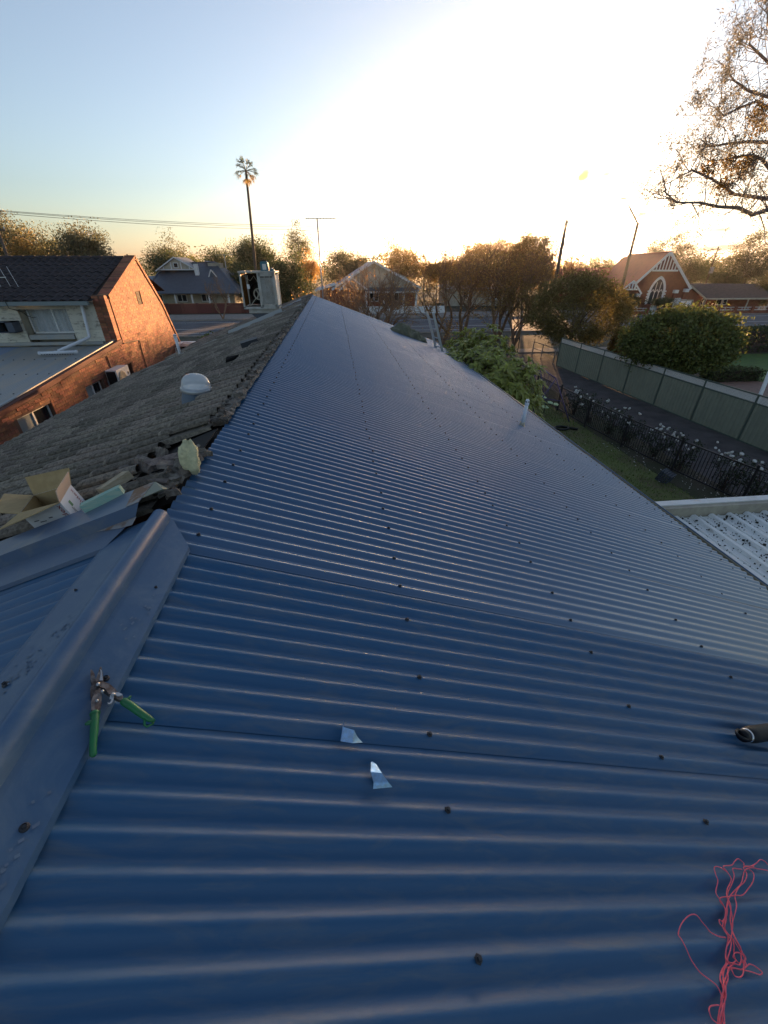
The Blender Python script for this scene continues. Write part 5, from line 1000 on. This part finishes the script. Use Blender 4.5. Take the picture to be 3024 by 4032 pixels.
    for x in (-1.0, -.8, 1.12): b = MB(); b.box((p.x + x, 60.37, .5), (p.x + x + .08, 60.4, 1.65)); b.build('bar', 'print_dark', S)
church()
# poles, wires, lamp
def pole(label, foot, top, r=.16, arm=None, ins=4, name='power_pole', cat='power pole'):
    T = thing(name, label, cat, foot); b = MB(); b.tube([foot, top], [r, r * .7], 9); b.build('pole', 'pole_wood', T, smooth=True); top = Vector(top)
    if arm:
        a = Vector(arm); b = MB(); b.beam(top - Vector((0, 0, .45)) - a * .65, top - Vector((0, 0, .45)) + a * .35, .11, .13); b.build('crossarm', 'pole_wood', T)
        for k in range(ins): s = -.62 + .95 * k / (ins - 1); b = MB(); b.lathe([(0, .2), (.04, .2), (.06, .1), (.03, .0), (.03, -.08)], 6, Matrix.Translation(top - Vector((0, 0, .4)) + a * s)); b.build('insulator', 'white_paint', T)
    return T
q0, q1 = at(2192, 1180, Y=63), at(2232, 866, Y=63); pole('stout timber power pole with one crossarm right of the sun', (q1.x, 63, 0), tuple(q1), .27, (2.3, .0, .9), 5)
T = pole('tall leaning timber street lamp pole with a long outreach arm before the church', (at(2435, 1190, Y=58.9).x, 58.9, 0), tuple(at(2512, 878, Y=58.9)), .22, name='street_lamp', cat='street lamp')
a, c, d = at(2512, 882, Y=58.9), at(2475, 808, Y=58.9), at(2462, 782, Y=58.9)
b = MB(); b.tube([a, a.lerp(c, .6), c], [.09, .09, .06], 7); b.tube([c, d], .035, 6); b.tube([at(2500, 900, Y=58.9), at(2477, 812, Y=58.9)], .025, 5); b.build('outreach_arm', 'pole_wood', T, smooth=True)
b = MB(); e = at(2455, 783, Y=58.9); b.box((e.x - .35, 58.8, e.z - .06), (e.x + .35, 59.0, e.z + .07)); b.build('lamp_head', 'slate_roof', T)
for label, f0, f1, Y, arm in (('power pole with a transformer behind the brown roofed hall', (2772, 1140), (2830, 970), 88, (2.6, .3, 0)), ('slim pole behind the hall, rightmost of the timber poles', (2842, 1140), (2880, 1052), 95, (1.2, .2, 0)), ('thin pole among the trees left of the church roof', (2322, 1090), (2328, 1018), 110, None), ('thin dark pole among trees behind the cream gabled house', (1597, 1100), (1600, 985), 88, None), ('grey pole leaning beside the dark tiled roof at the left edge', (20, 1060), (-18, 880), 45, (1.5, .2, 0))):
    p, q = at(*f0, Y=Y), at(*f1, Y=Y); T = pole(label, (p.x * .6 + q.x * .4, Y, 0), tuple(q), .15, arm, 3)
    if 'transformer' in label:
        b = MB(); tz = at(2795, 1065, Y=88); b.tube([tz + Vector((0, -.4, -.5)), tz + Vector((0, -.4, .6))], .38, 10); b.build('transformer', 'galv', T); p2 = at(2835, 998, Y=88); b = MB(); b.beam(p2 - Vector((1.2, 0, 0)), p2 + Vector((.6, 0, 0)), .1, .12); b.build('crossarm', 'pole_wood', T)
def wire(label, pts, r=.02):
    b = MB(); P = []
    for (p, q) in zip(pts[:-1], pts[1:]):
        p, q = Vector(p), Vector(q); sag = (q - p).length * .008
        P += [p.lerp(q, s / 10) - Vector((0, 0, 4 * sag * s / 10 * (1 - s / 10))) for s in range(10)]
    P.append(Vector(pts[-1])); b.tube(P, r, 4); tag(b.build('power_line', 'pole_wood'), label, 'power line', 'power lines in the left sky')
wire('upper power line crossing the left sky, above its twin', [at(-200, 812, Y=38), at(1130, 886, Y=62), at(2600, 930, Y=80)], .02); wire('second power line crossing the left sky, close under the top one', [at(-200, 815, Y=38), at(1130, 893, Y=62), at(2600, 936, Y=80)], .02); wire('lower power line crossing the left sky', [at(-200, 822, Y=38.5), at(1130, 903, Y=62.5), at(2600, 948, Y=80)], .022)
wire('short service wire sloping down beside the trees at the left edge', [at(60, 915, Y=44), at(150, 963, Y=60)], .02)
b = MB(); p, q = at(890, 1060, Y=84), at(882, 1003, Y=84); T = aerial('roof_aerial', 'pale rooftop TV aerial standing left of the cooler behind the far house', (p.x, 84, 2.5), tuple(q), (1, .1, .05), 5, (0, 0, 1), (1.4, 1.4), [(-1.3, .5), (-.9, .7), (-.3, 1.0), (.4, .9), (1.1, .6)], .05)

# ------------------------------------------------------------------ trees and shrubs
def leaf_quads(P, S, asp=.55, up=0., tri=False):
    n = len(P); a = rng.normal(size=(n, 3)); a[:, 2] *= (1 - up); a /= np.linalg.norm(a, axis=1, keepdims=True); c = rng.normal(size=(n, 3)); c -= a * (a * c).sum(1, keepdims=True); c /= np.linalg.norm(c, axis=1, keepdims=True)
    S = np.broadcast_to(np.asarray(S, float), (n,))[:, None]; nr = np.cross(a, c)
    V = np.stack([P - a * S, P + c * S * asp + nr * S * .12, P + a * S, P - c * S * asp + nr * S * .12], 1).reshape(-1, 3)
    return V, np.arange(4 * n).reshape(-1, 4)
def crown_points(cen, rad, ncl, per, cl, shell=.5, flat=.6):
    u = rng.normal(size=(ncl, 3)); u /= np.linalg.norm(u, axis=1, keepdims=True); r = shell + (1 - shell) * rng.random((ncl, 1)) ** .6
    C = u * r; C[:, 2] = np.where(C[:, 2] < 0, C[:, 2] * flat, C[:, 2])
    if shell < .6:
        ph = rng.uniform(0, 6.28, 4); a = np.arctan2(u[:, 0], u[:, 2]); e = u[:, 1] * 3; C = C * (1 + .2 * np.sin(3 * a + ph[0]) + .13 * np.sin(5 * a + e + ph[1]) + .1 * np.sin(9 * a + ph[2]))[:, None]
    C = C * np.array(rad) * (1 + rng.normal(0, .07, (ncl, 1))) + np.array(cen); k = rng.uniform(.6, 1.35, (ncl, 1, 1))
    P = C[:, None, :] + np.clip(rng.normal(size=(ncl, per, 3)), -1.7, 1.7) * np.array([1, 1, .75]) * cl * k
    return C, P.reshape(-1, 3)
def tree(name, label, base, cen, rad, ncl, per, cl, size, leaf, bark='dark_bark', group=None, shell=.5, flat=.6, cat='tree', trunk_r=.22, limbs=10, asp=.55, core=False):
    T = thing(name, label, cat, tuple(base), group); C, P = crown_points(cen, rad, ncl, per, cl, shell, flat)
    b = MB(); base = Vector(base); fork = Vector((cen[0], cen[1], max(base.z + .5, cen[2] - rad[2] * flat * .8))); b.tube([base, base.lerp(fork, .5) + Vector((rng.normal(0, .1), rng.normal(0, .1), 0)), fork], [trunk_r, trunk_r * .8, trunk_r * .65], 8, False)
    for k in rng.choice(ncl, min(limbs, ncl), replace=False):
        e = Vector(C[k]); m = fork.lerp(e, .5) + Vector((rng.normal(0, .2), rng.normal(0, .2), rng.uniform(0, .3) * rad[2] * .5)); b.tube([fork, m, e], [trunk_r * .5, trunk_r * .3, trunk_r * .1], 5, False)
    b.build('trunk', bark, T, smooth=True)
    V, Q = leaf_quads(P, size * rng.uniform(.6, 1.3, len(P)), asp); V = V - np.array(ORG[T.name]); put('crown', arr_mesh('crown', V, Q, leaf), T)
    return T
def px_tree(px, top, wid, Y, bottom, **k):                         # crown from its measured outline at a distance
    t = at(px, top, Y=Y); l, r = at(px - wid / 2, top, Y=Y), at(px + wid / 2, top, Y=Y); bt = at(px, bottom, Y=Y); rz = (t.z - bt.z) / 2; rx = (r.x - l.x) / 2
    return dict(base=(t.x + rng.normal(0, .2), Y, 0), cen=(t.x, Y, (t.z + bt.z) / 2), rad=(rx, rx * .9, rz), **k)
G = 'trees beyond the road'
BG = [('gum_tree', 'big dark gum rising at the left edge above the tiled roof', 10, 850, 330, 62, 1090, 70, 60, .75, .24, 'leaf_gum'), ('dark_tree', 'lower olive tree beside the left edge gum, catching yellow light', 90, 925, 190, 58, 1120, 50, 60, .6, .2, 'leaf_warm'), ('dark_tree', 'small dark tree between the left edge gum and the round one', 180, 935, 140, 66, 1080, 40, 60, .6, .22, 'leaf_dark'), ('gum_tree', 'round dark gum standing alone above the dark tiled roof', 305, 893, 230, 62, 1080, 70, 60, .65, .22, 'leaf_gum'),
      ('gum_tree', 'airy pale gum behind the brick gable peak', 640, 925, 170, 98, 1080, 34, 45, .7, .28, 'leaf_gum'), ('dark_tree', 'low dark tree just right of the brick gable peak', 645, 985, 150, 92, 1090, 40, 70, .8, .26, 'leaf_dark'), ('dark_tree', 'low green trees over the blue grey ridge, left part', 750, 1000, 120, 100, 1090, 30, 60, .8, .26, 'leaf_green'), ('dark_tree', 'low dark tree over the chimney of the blue grey roofed house', 860, 975, 150, 98, 1090, 36, 60, .9, .28, 'leaf_dark'),
      ('dark_tree', 'large dense dark tree behind the palm trunk', 1005, 938, 240, 92, 1120, 100, 90, .9, .28, 'leaf_dark'), ('gum_tree', 'tall sparse gum with pinkish twigs left of the TV mast', 1165, 893, 120, 96, 1060, 36, 45, .7, .26, 'leaf_gum'), ('dark_tree', 'very dark tree just behind the cooler', 1110, 1010, 260, 80, 1230, 110, 90, .8, .26, 'leaf_dark'), ('dark_tree', 'dark tree left of the cooler beside the palm trunk', 945, 1035, 130, 80, 1200, 50, 80, .7, .24, 'leaf_dark'), ('rusty_tree', 'low rust tinted tree left of the TV mast', 1215, 985, 100, 90, 1120, 40, 50, .6, .22, 'leaf_rust'),
      ('dark_tree', 'rounded olive tree right of the TV mast', 1370, 985, 230, 84, 1130, 90, 70, .7, .24, 'leaf_gum'), ('dark_tree', 'broad olive gold tree behind the cream gable', 1590, 955, 240, 88, 1130, 90, 70, .8, .25, 'leaf_warm'), ('dark_tree', 'olive gold tree between the cream gable and the sun', 1740, 1012, 170, 90, 1130, 70, 70, .7, .25, 'leaf_warm'),
      ('conifer', 'tall dark orange edged tree the sun sets behind', 2090, 918, 240, 74, 1160, 240, 110, .6, .2, 'leaf_warm'), ('dark_tree', 'dense tree left of the sun', 1900, 958, 260, 78, 1180, 260, 90, .7, .22, 'leaf_rust'), ('dark_tree', 'small dense tree added under the sun to block it from the roof', 2015, 938, 190, 76, 1180, 200, 90, .6, .2, 'leaf_rust'), ('dark_tree', 'low olive tree behind the timber power pole', 2255, 1010, 110, 96, 1120, 40, 60, .7, .25, 'leaf_warm'), ('gum_tree', 'small airy gum left of the church roof', 2310, 1000, 110, 100, 1090, 26, 40, .6, .24, 'leaf_gum'), ('gum_tree', 'rounded airy gum touching the church roof', 2385, 995, 120, 100, 1090, 34, 45, .6, .24, 'leaf_gum'),  # tree under the sun added to shade the roof, its two neighbours thickened likewise
      ('gum_tree', 'big airy gum rising behind the church gable', 2655, 908, 220, 98, 1080, 75, 50, .75, .26, 'leaf_gum'), ('dark_tree', 'dark tree behind the right slope of the church', 2720, 995, 160, 92, 1130, 60, 80, .8, .25, 'leaf_dark'), ('dark_tree', 'dark tree right of the transformer pole', 2800, 988, 130, 104, 1130, 44, 60, .8, .25, 'leaf_dark'), ('dark_tree', 'low dark tree behind the hall roof', 2880, 1040, 190, 96, 1150, 60, 70, .8, .25, 'leaf_dark'), ('gum_tree', 'large dark gum at the right edge above the hall', 3010, 915, 220, 86, 1130, 90, 60, .8, .26, 'leaf_gum'), ('pink_tree', 'dusky pinkish tree at the right edge before the hall', 3030, 1075, 170, 66, 1220, 70, 80, .5, .17, 'leaf_fern'),
      ('small_tree', 'dark clipped tree left of the arched church window', 2480, 1145, 100, 58.7, 1225, 40, 80, .3, .12, 'leaf_dark'), ('small_tree', 'flat topped dark tree under the arched church window', 2610, 1168, 95, 58.6, 1205, 30, 70, .25, .11, 'leaf_dark')]
for nm, lb, px, top, wid, Y, bot, ncl, per, cl, sz, lf in BG:
    tree(nm, lb, group=G, **px_tree(px, top + 8, wid * .9, Y, bot, ncl=int(ncl * 1.3), per=int(per * 2.6), cl=cl, size=sz * .46, leaf=lf, shell=.35 if 'gum' in nm else .2, flat=.8))
V = []; 
n = 110000; x = rng.uniform(-420, 420, n); y = rng.uniform(140, 230, n); h = (7.5 + 2 * np.sin(x * .11) + 1.5 * np.sin(x * .31 + 1)) * rng.random(n) ** .6
P = np.stack([x, y, h], 1); V, Q = leaf_quads(P, rng.uniform(.2, .45, n)); tag(put('far_woods', arr_mesh('far_woods', V, Q, 'leaf_dark')), 'distant dark belt of trees along the horizon', 'woods', kind='stuff')
# bare winter trees with a few rusty leaves
def bare_tree(label, base, stems, h, spread, depth=6, leaves=1200, name='bare_tree', leaf='leaf_rust', lean=0., wig=.3):
    T = thing(name, label, 'tree', base, 'bare winter trees in the front yards'); b = MB(); tips = []; base = Vector(base)
    def grow(p, d, L, r, k):
        m = p + d * (L * .5) + Vector(rng.normal(0, L * .05, 3)); d2 = (d + Vector(rng.normal(0, wig * .5, 3))); d2.normalize(); e = m + d2 * (L * .5)
        b.tube([p, m, e], [r, r * .85, r * .65], 6 if k > 4 else (4 if k > 2 else 3), False)
        if k <= 3: tips.append(m); tips.append(e)
        if k == 0: return
        for _ in range(3 if rng.random() < .55 else 2):
            q = Vector(rng.normal(0, spread, 3)); nd = d2 * 1.0 + q; nd.z += .22; nd.normalize(); grow(e if rng.random() < .7 else m, nd, L * rng.uniform(.68, .9), max(r * .62, .006), k - 1)
    for s in range(stems):
        a = 6.28 * s / stems + rng.uniform(0, 1); d = Vector((math.cos(a) * .38 * (stems > 1), math.sin(a) * .38 * (stems > 1), 1)).normalized(); grow(base, d, h * .27, h * .021, depth)
    b.build('branches', 'twig', T)
    tp = np.array([tuple(t) for t in tips]); P = tp[rng.integers(0, len(tp), leaves)] + rng.normal(0, .12, (leaves, 3)); V, Q = leaf_quads(P, rng.uniform(.03, .085, leaves), .5); put('leaves', arr_mesh('leaves', V - np.array(ORG[T.name]), Q, leaf), T)
bare_tree('spreading bare tree with many stems beyond the far roof edge', (2.8, 31, 0), 5, 7.0, .42, 6, 700)
bare_tree('small bare tree left of the spreading bare one near the TV mast', (-.2, 34, 0), 2, 5.6, .36, 5, 250)
bare_tree('bare tree with rusty leaves behind the ladder', (9.4, 38, 0), 2, 8.2, .45, 6, 4500)
bare_tree('bare rusty tree with a leaning trunk behind the leafy shrub', (11.8, 40.5, 0), 2, 8.4, .45, 6, 5500)
bare_tree('bare rusty tree straight below the sun', (14.8, 39, 0), 3, 7.8, .48, 6, 6500)
bare_tree('twiggy rusty tree low behind the open gate', (15.2, 36, 0), 4, 5.2, .5, 6, 6000, leaf='leaf_warm')
bare_tree('fan shaped bare tree left of the timber power pole', (33.5, 71, 0), 5, 10.5, .3, 6, 500, wig=.2)
bare_tree('bare twiggy tree standing on the far kerb beside the brick fence', (-14.5, 60, 0), 2, 5.0, .4, 5, 60, leaf='leaf_warm')
# clipped round trees and hedges
tree('feathery_tree', 'tall feathery olive tree at the far end of the green fence', (17.9, 31.5, 0), (17.5, 31, 3.0), (3.4, 3.1, 2.45), 420, 60, .34, .105, 'leaf_fern', bark='bark', shell=.72, flat=.75, trunk_r=.17, asp=.28)
tree('round_tree', 'dense round green tree overhanging the lattice of the green fence', (18.2, 19.4, 0), (17.35, 20.4, 2.6), (2.45, 2.3, 1.48), 620, 50, .25, .085, 'leaf_green', bark='bark', shell=.8, flat=.85, trunk_r=.16, asp=.5)
def hedge(label, x0, x1, y0, y1, h, n, sz, leaf='leaf_dark', name='hedge'):
    T = thing(name, label, 'hedge', ((x0 + x1) / 2, (y0 + y1) / 2, 0)); P = rng.random((n, 3)); f = rng.integers(0, 5, n)
    P[:, 2] = np.where(f == 0, 1 - .06 * rng.random(n), P[:, 2]); P[:, 1] = np.where(f == 1, .12 * rng.random(n), P[:, 1]); P[:, 0] = np.where(f == 2, .04 * rng.random(n), P[:, 0])
    P = P * np.array([x1 - x0, y1 - y0, h]) + np.array([x0, y0, 0]) + rng.normal(0, .06, (n, 3)); P[:, 2] += .08 * np.sin(P[:, 0] * 1.7)
    b = MB(); b.box((x0 + .15, y0 + .15, 0), (x1 - .15, y1 - .15, h * .85)); b.build('stems', 'dark_bark', T); V, Q = leaf_quads(P, sz * rng.uniform(.6, 1.3, n)); put('foliage', arr_mesh('foliage', V - np.array(ORG[T.name]), Q, leaf), T)
hedge('long clipped dark hedge behind the bright lawn at the right edge', 26.5, 52, 31.0, 32.6, 1.75, 15000, .1); hedge('shorter hedge between the feathery tree and the round tree', 21.9, 25.8, 31.6, 33.0, 1.7, 5000, .09, 'leaf_warm'); hedge('low rounded hedge edging the bright lawn behind the lattice', 22.0, 25.4, 22.4, 23.4, .7, 3000, .07)
tree('low_shrub', 'green shrub over the low brick wall beyond the tiled eave', (-8.5, 33, 0), (-8.6, 33, 1.1), (1.1, .8, .7), 40, 50, .2, .09, 'leaf_green', cat='shrub', trunk_r=.05)
b = MB(); b.box((-14, 31.8, 0), (-5, 32.05, 1.0)); wl = b.build('front_wall', 'brick_dark'); tag(wl, 'low dark brick front wall beyond the tiled eave on the left', 'wall')
# gum tree reaching in from the right
def big_gum():
    T = thing('gum_tree', 'tall gum reaching its fine branches in from the top right corner', 'tree', (25.5, 20.5, 0)); b = MB(); leaf_c = []
    b.tube([(25.5, 20.5, 0), (25.2, 20.4, 4), (24.6, 20.2, 8), (24.4, 20, 12), (24, 20, 16), (23.6, 20, 20)], [.55, .48, .4, .3, .2, .1], 12, False)
    def z(x, y, Y): return at(2500 + .4068 * x, .4068 * y, Y=Y)
    def limb(pts, r0, k=3):
        P = [Vector(p) for p in pts]; n = len(P); b.tube(P, [r0 * (1 - .85 * i / (n - 1)) + .006 for i in range(n)], 7, False)
        for i in range(1, n):
            for _ in range(k): twig(P[i - 1].lerp(P[i], rng.random()), (P[i] - P[i - 1]).normalized(), rng.uniform(.8, 1.45) * (1.0 if i < n - 1 else .75), max(r0 * .22, .014), 3)
    def twig(p, d, L, r, k):
        nd = d * .6 + Vector(rng.normal(0, .55, 3)); nd.z += .22; nd.normalize(); m = p + nd * L * .5; e = m + (nd + Vector(rng.normal(0, .25, 3))).normalized() * L * .5
        b.tube([p, m, e], [r, r * .7, r * .4], 4, False)
        if k <= 2: (leaf_c.append(e) if rng.random() < .5 else 0)
        if k > 0:
            for _ in range(2): twig(m.lerp(e, rng.random()), nd, L * .6, max(r * .55, .004), k - 1)
    tr = Vector((24.5, 20.1, 9.0))
    limb([tr + Vector((0, 0, -1.8)), z(1330, 1980, 19.0), z(1288, 2030, 18.8), z(1140, 2080, 18.4), z(1000, 2010, 18), z(800, 2000, 17.7), z(620, 1960, 17.4), z(400, 1960, 17.2), z(280, 1850, 17)], .1, 4)
    limb([tr + Vector((0, 0, -1)), z(1340, 1930, 19), z(1180, 1910, 18.8), z(960, 1880, 18.6), z(760, 1740, 18.2), z(560, 1650, 18), z(400, 1720, 17.6)], .085, 4)
    limb([tr, z(1350, 1700, 19.5), z(1230, 1540, 19.3), z(1100, 1500, 19), z(900, 1540, 18.8), z(700, 1560, 18.4)], .08, 4)
    limb([tr + Vector((0, 0, .8)), z(1350, 1380, 19.5), z(1100, 1370, 19.2), z(900, 1390, 19), z(720, 1420, 18.6), z(640, 1350, 18.3)], .075, 4)
    limb([tr + Vector((0, 0, 1.5)), z(1340, 1080, 19.8), z(1180, 980, 19.6), z(1000, 1050, 19.2), z(860, 1120, 18.8), z(790, 1050, 18.6)], .07, 4)
    limb([tr + Vector((-.1, 0, 2.5)), z(1330, 950, 20), z(1100, 880, 19.6), z(960, 780, 19.3), z(890, 700, 19)], .065, 4)
    limb([tr + Vector((-.2, 0, 3.5)), z(1340, 650, 20), z(1200, 520, 19.8), z(1110, 430, 19.6), z(1120, 300, 19.4)], .06, 4)
    limb([tr + Vector((-.3, 0, 5)), z(1350, 420, 20.4), z(1290, 230, 20.2), z(1280, 120, 20)], .07, 4)
    limb([tr + Vector((0, 0, -.2)), (26.5, 20.5, 10.5), (28.5, 21, 11.5), (30, 21, 12.2)], .12, 6); limb([tr + Vector((-.4, 0, 6)), (24.5, 20.4, 17), (25.6, 20.6, 18.5)], .1, 6); limb([tr + Vector((0, 0, 3)), (26, 21, 13.5), (28, 21.6, 14.5)], .1, 6)
    b.build('limbs', 'gum_bark', T, smooth=True)
    C = np.array([tuple(c) for c in leaf_c]); n = len(C); k = 15; P = (C[:, None, :] + np.clip(rng.normal(0, .085, (n, k, 3)), -.15, .15) * np.array([1, 1, 1.4]) - np.array([0, 0, .05])).reshape(-1, 3); V, Q = leaf_quads(P, rng.uniform(.035, .075, len(P)), .26); put('leaves', arr_mesh('leaves', V - np.array(ORG[T.name]), Q, 'leaf_gum_near'), T)
    for (x, y, Y, s) in ((860, 1790, 18.2, .26), (940, 1580, 18.6, .3), (1030, 1650, 18.8, .28), (1110, 1560, 19, .2), (1230, 1200, 19.5, .3), (1190, 1100, 19.4, .25), (710, 1640, 18.2, .24)):
        c = np.array(z(x, y, Y)); P = c + rng.normal(0, s * .6, (260, 3)); V, Q = leaf_quads(P, rng.uniform(.05, .09, 260), .35); put('mistletoe', arr_mesh('mistletoe', V - np.array(ORG[T.name]), Q, 'mistletoe'), T, kind='stuff')
big_gum()
def palm():
    top = at(968, 672, Y=70); ft = at(1006, 1080, Y=70); T = thing('palm_tree', 'very tall thin palm rising behind the far house', 'palm', (ft.x, 70, 0)); b = MB(); N = 16
    f = Vector((ft.x - .15, 70, 0)); b.tube([f.lerp(top, i / N) for i in range(N + 1)], [.24 - .1 * i / N for i in range(N + 1)], 9, False); b.build('trunk', 'bark', T, smooth=True)
    for k in range(34):
        a = rng.uniform(0, 6.28); el = rng.uniform(-1.1, 1.35); d = Vector((math.cos(a) * math.cos(el), math.sin(a) * math.cos(el), math.sin(el))); L = rng.uniform(.8, 1.25); e = top + d * L; b = MB(); b.tube([top, top + d * L * .5 + Vector((0, 0, .05)), e], .022, 4, False)
        s = d.cross(Vector((0, 0, 1))).normalized(); u = s.cross(d); m = 15
        for j in range(m):
            q = -1.25 + 2.5 * j / (m - 1); fd = (d * math.cos(q) + s * math.sin(q) * .95 + u * rng.normal(0, .1)).normalized(); l = rng.uniform(.55, .85) * (1 - .25 * abs(q)); w = fd.cross(u).normalized() * .035; md = e + fd * l * .6; tip = e + fd * l + Vector((0, 0, -.25 * l - rng.random() * .15)); b.add([e, md + w, tip, md - w], [(0, 1, 2, 3)])
        b.build('frond', 'leaf_dark' if el > -.2 else 'leaf_warm', T)
palm()
# big leaved shrub at the eave
def big_shrub():
    T = thing('leafy_shrub', 'large shrub with long bright leaves crowding the far gutter', 'shrub', (5.6, 14.3, 0)); b = MB(); ros = []
    cen = np.array([5.12, 14.8, 2.05]); rad = np.array([1.65, 3.2, 1.85])
    for k in range(760):
        u = rng.normal(size=3); u /= np.linalg.norm(u)
        if u[2] < -.35: u[2] *= -.5
        p = cen + u * rad * rng.uniform(.74, 1.04) * (1 + .12 * math.sin(5 * u[0] + 4 * u[1])); dr = Vector(u * .8 + np.array([0, 0, .75]) + rng.normal(0, .15, 3)).normalized(); ros.append((Vector(p), dr))
    for p, d in ros[::9]: b.tube([(5.5 + rng.normal(0, .2), 14.4 + rng.normal(0, .3), 0), Vector(cen).lerp(p, .5), p], [.04, .03, .015], 4, False)
    b.build('stems', 'bark', T)
    V = []; L = []
    for p, d in ros:
        s = d.orthogonal().normalized(); t = d.cross(s); n = rng.integers(9, 14)
        for k in range(n):
            a = 6.28 * k / n + rng.uniform(-.3, .3); el = rng.uniform(.15, .9); dr = (s * math.cos(a) + t * math.sin(a)) * math.cos(el) + d * math.sin(el); l = rng.uniform(.24, .40); sd = dr.cross(d).normalized(); nn = sd.cross(dr)
            q = [p, p + dr * l * .45 + nn * .04]; w = l * .13; e = p + dr * l * .98 - Vector((0, 0, .28 * l)); L.append((p, [p, q[1] + sd * w + nn * .012, q[1], q[1] - sd * w + nn * .012, p + dr * l * .78 + sd * w * .7 - Vector((0, 0, .1 * l)), p + dr * l * .78 - Vector((0, 0, .12 * l)), p + dr * l * .78 - sd * w * .7 - Vector((0, 0, .1 * l)), e]))
    F = [(0, 1, 2), (0, 2, 3), (1, 4, 5, 2), (2, 5, 6, 3), (4, 7, 5), (5, 7, 6)]
    L.sort(key=lambda q: (q[0] - Vector((0, 0, 6))).length - .6 * q[0].z); rest = MB()
    for i, (p, v) in enumerate(L):
        if i < 300: bb = MB(); bb.add(v, F); bb.build('leaf', 'leaf_big', T)
        else: rest.add(v, F)
    rest.build('inner_leaves', 'leaf_big', T, kind='stuff')
big_shrub()
# roses behind the picket fence
def roses():
    fl = MB(); fl.lathe([(0, .01), (.02, .0), (.034, .014), (.042, .03), (.036, .042), (.026, .034), (.018, .04), (0, .032)], 9); fme = fl.mesh('flower', 'petal', smooth=True)
    ys = [(17.6, 1.1, 7), (16.4, 1.2, 6), (15.0, 1.1, 7), (14.0, 1.15, 9), (12.6, 1.15, 12), (11.5, 1.2, 14), (10.0, 1.25, 16), (9.1, 1.2, 12)]
    names = ('furthest', 'second furthest', 'third furthest', 'fourth furthest', 'fourth nearest', 'third nearest', 'second nearest', 'nearest')
    for (y, h, nf), nmb in zip(ys, names):
        x = float(np.interp(y, [9, 11.3, 13.6, 16, 20], [12.0, 11.45, 11.15, 10.95, 10.8])); T = thing('rose_bush', 'dark rose bush with white blooms behind the picket fence, the %s along the row' % nmb, 'rose bush', (x, y, 0), 'white rose bushes along the picket fence')
        C, P = crown_points((x, y, h * .55), (.45, .6, h * .5), 26, 26, .11, .3, 1.0); b = MB()
        for k in range(10): b.tube([(x + rng.normal(0, .06), y + rng.normal(0, .08), 0), Vector((x, y, .3)).lerp(Vector(C[k]), .6), Vector(C[k])], [.014, .01, .006], 4, False)
        b.build('stems', 'dark_bark', T); V, Q = leaf_quads(P, rng.uniform(.025, .05, len(P))); put('foliage', arr_mesh('foliage', V - np.array(ORG[T.name]), Q, 'leaf_rose'), T)
        for k in range(nf):
            p = Vector((x + rng.normal(-.05, .25), y + rng.normal(0, .33), h * rng.uniform(.62, 1.08))); put('flower', fme, T, mtx=Matrix.Translation(p) @ Matrix.Rotation(rng.normal(0, .7), 4, 'X') @ Matrix.Rotation(rng.normal(0, .7), 4, 'Y') @ Matrix.Scale(rng.uniform(.9, 1.6), 4))
    pt = MB()
    for k in range(230):
        y = rng.uniform(8.6, 14); x = float(np.interp(y, [9, 11.3, 13.6, 16], [11.4, 10.9, 10.6, 10.4])) + rng.normal(.0, .45); s = rng.uniform(.008, .022); p = Vector((x, y, .05)); a = rng.uniform(0, 6); u = Vector((math.cos(a), math.sin(a), rng.normal(0, .3))) * s; w = Vector((-math.sin(a), math.cos(a), rng.normal(0, .3))) * s; pt.add([p - u, p + w, p + u, p - w], [(0, 1, 2, 3)])
    tag(pt.build('fallen_petals', 'petal'), 'fallen white rose petals scattered on the lawn edge', 'petals', kind='stuff')
roses()
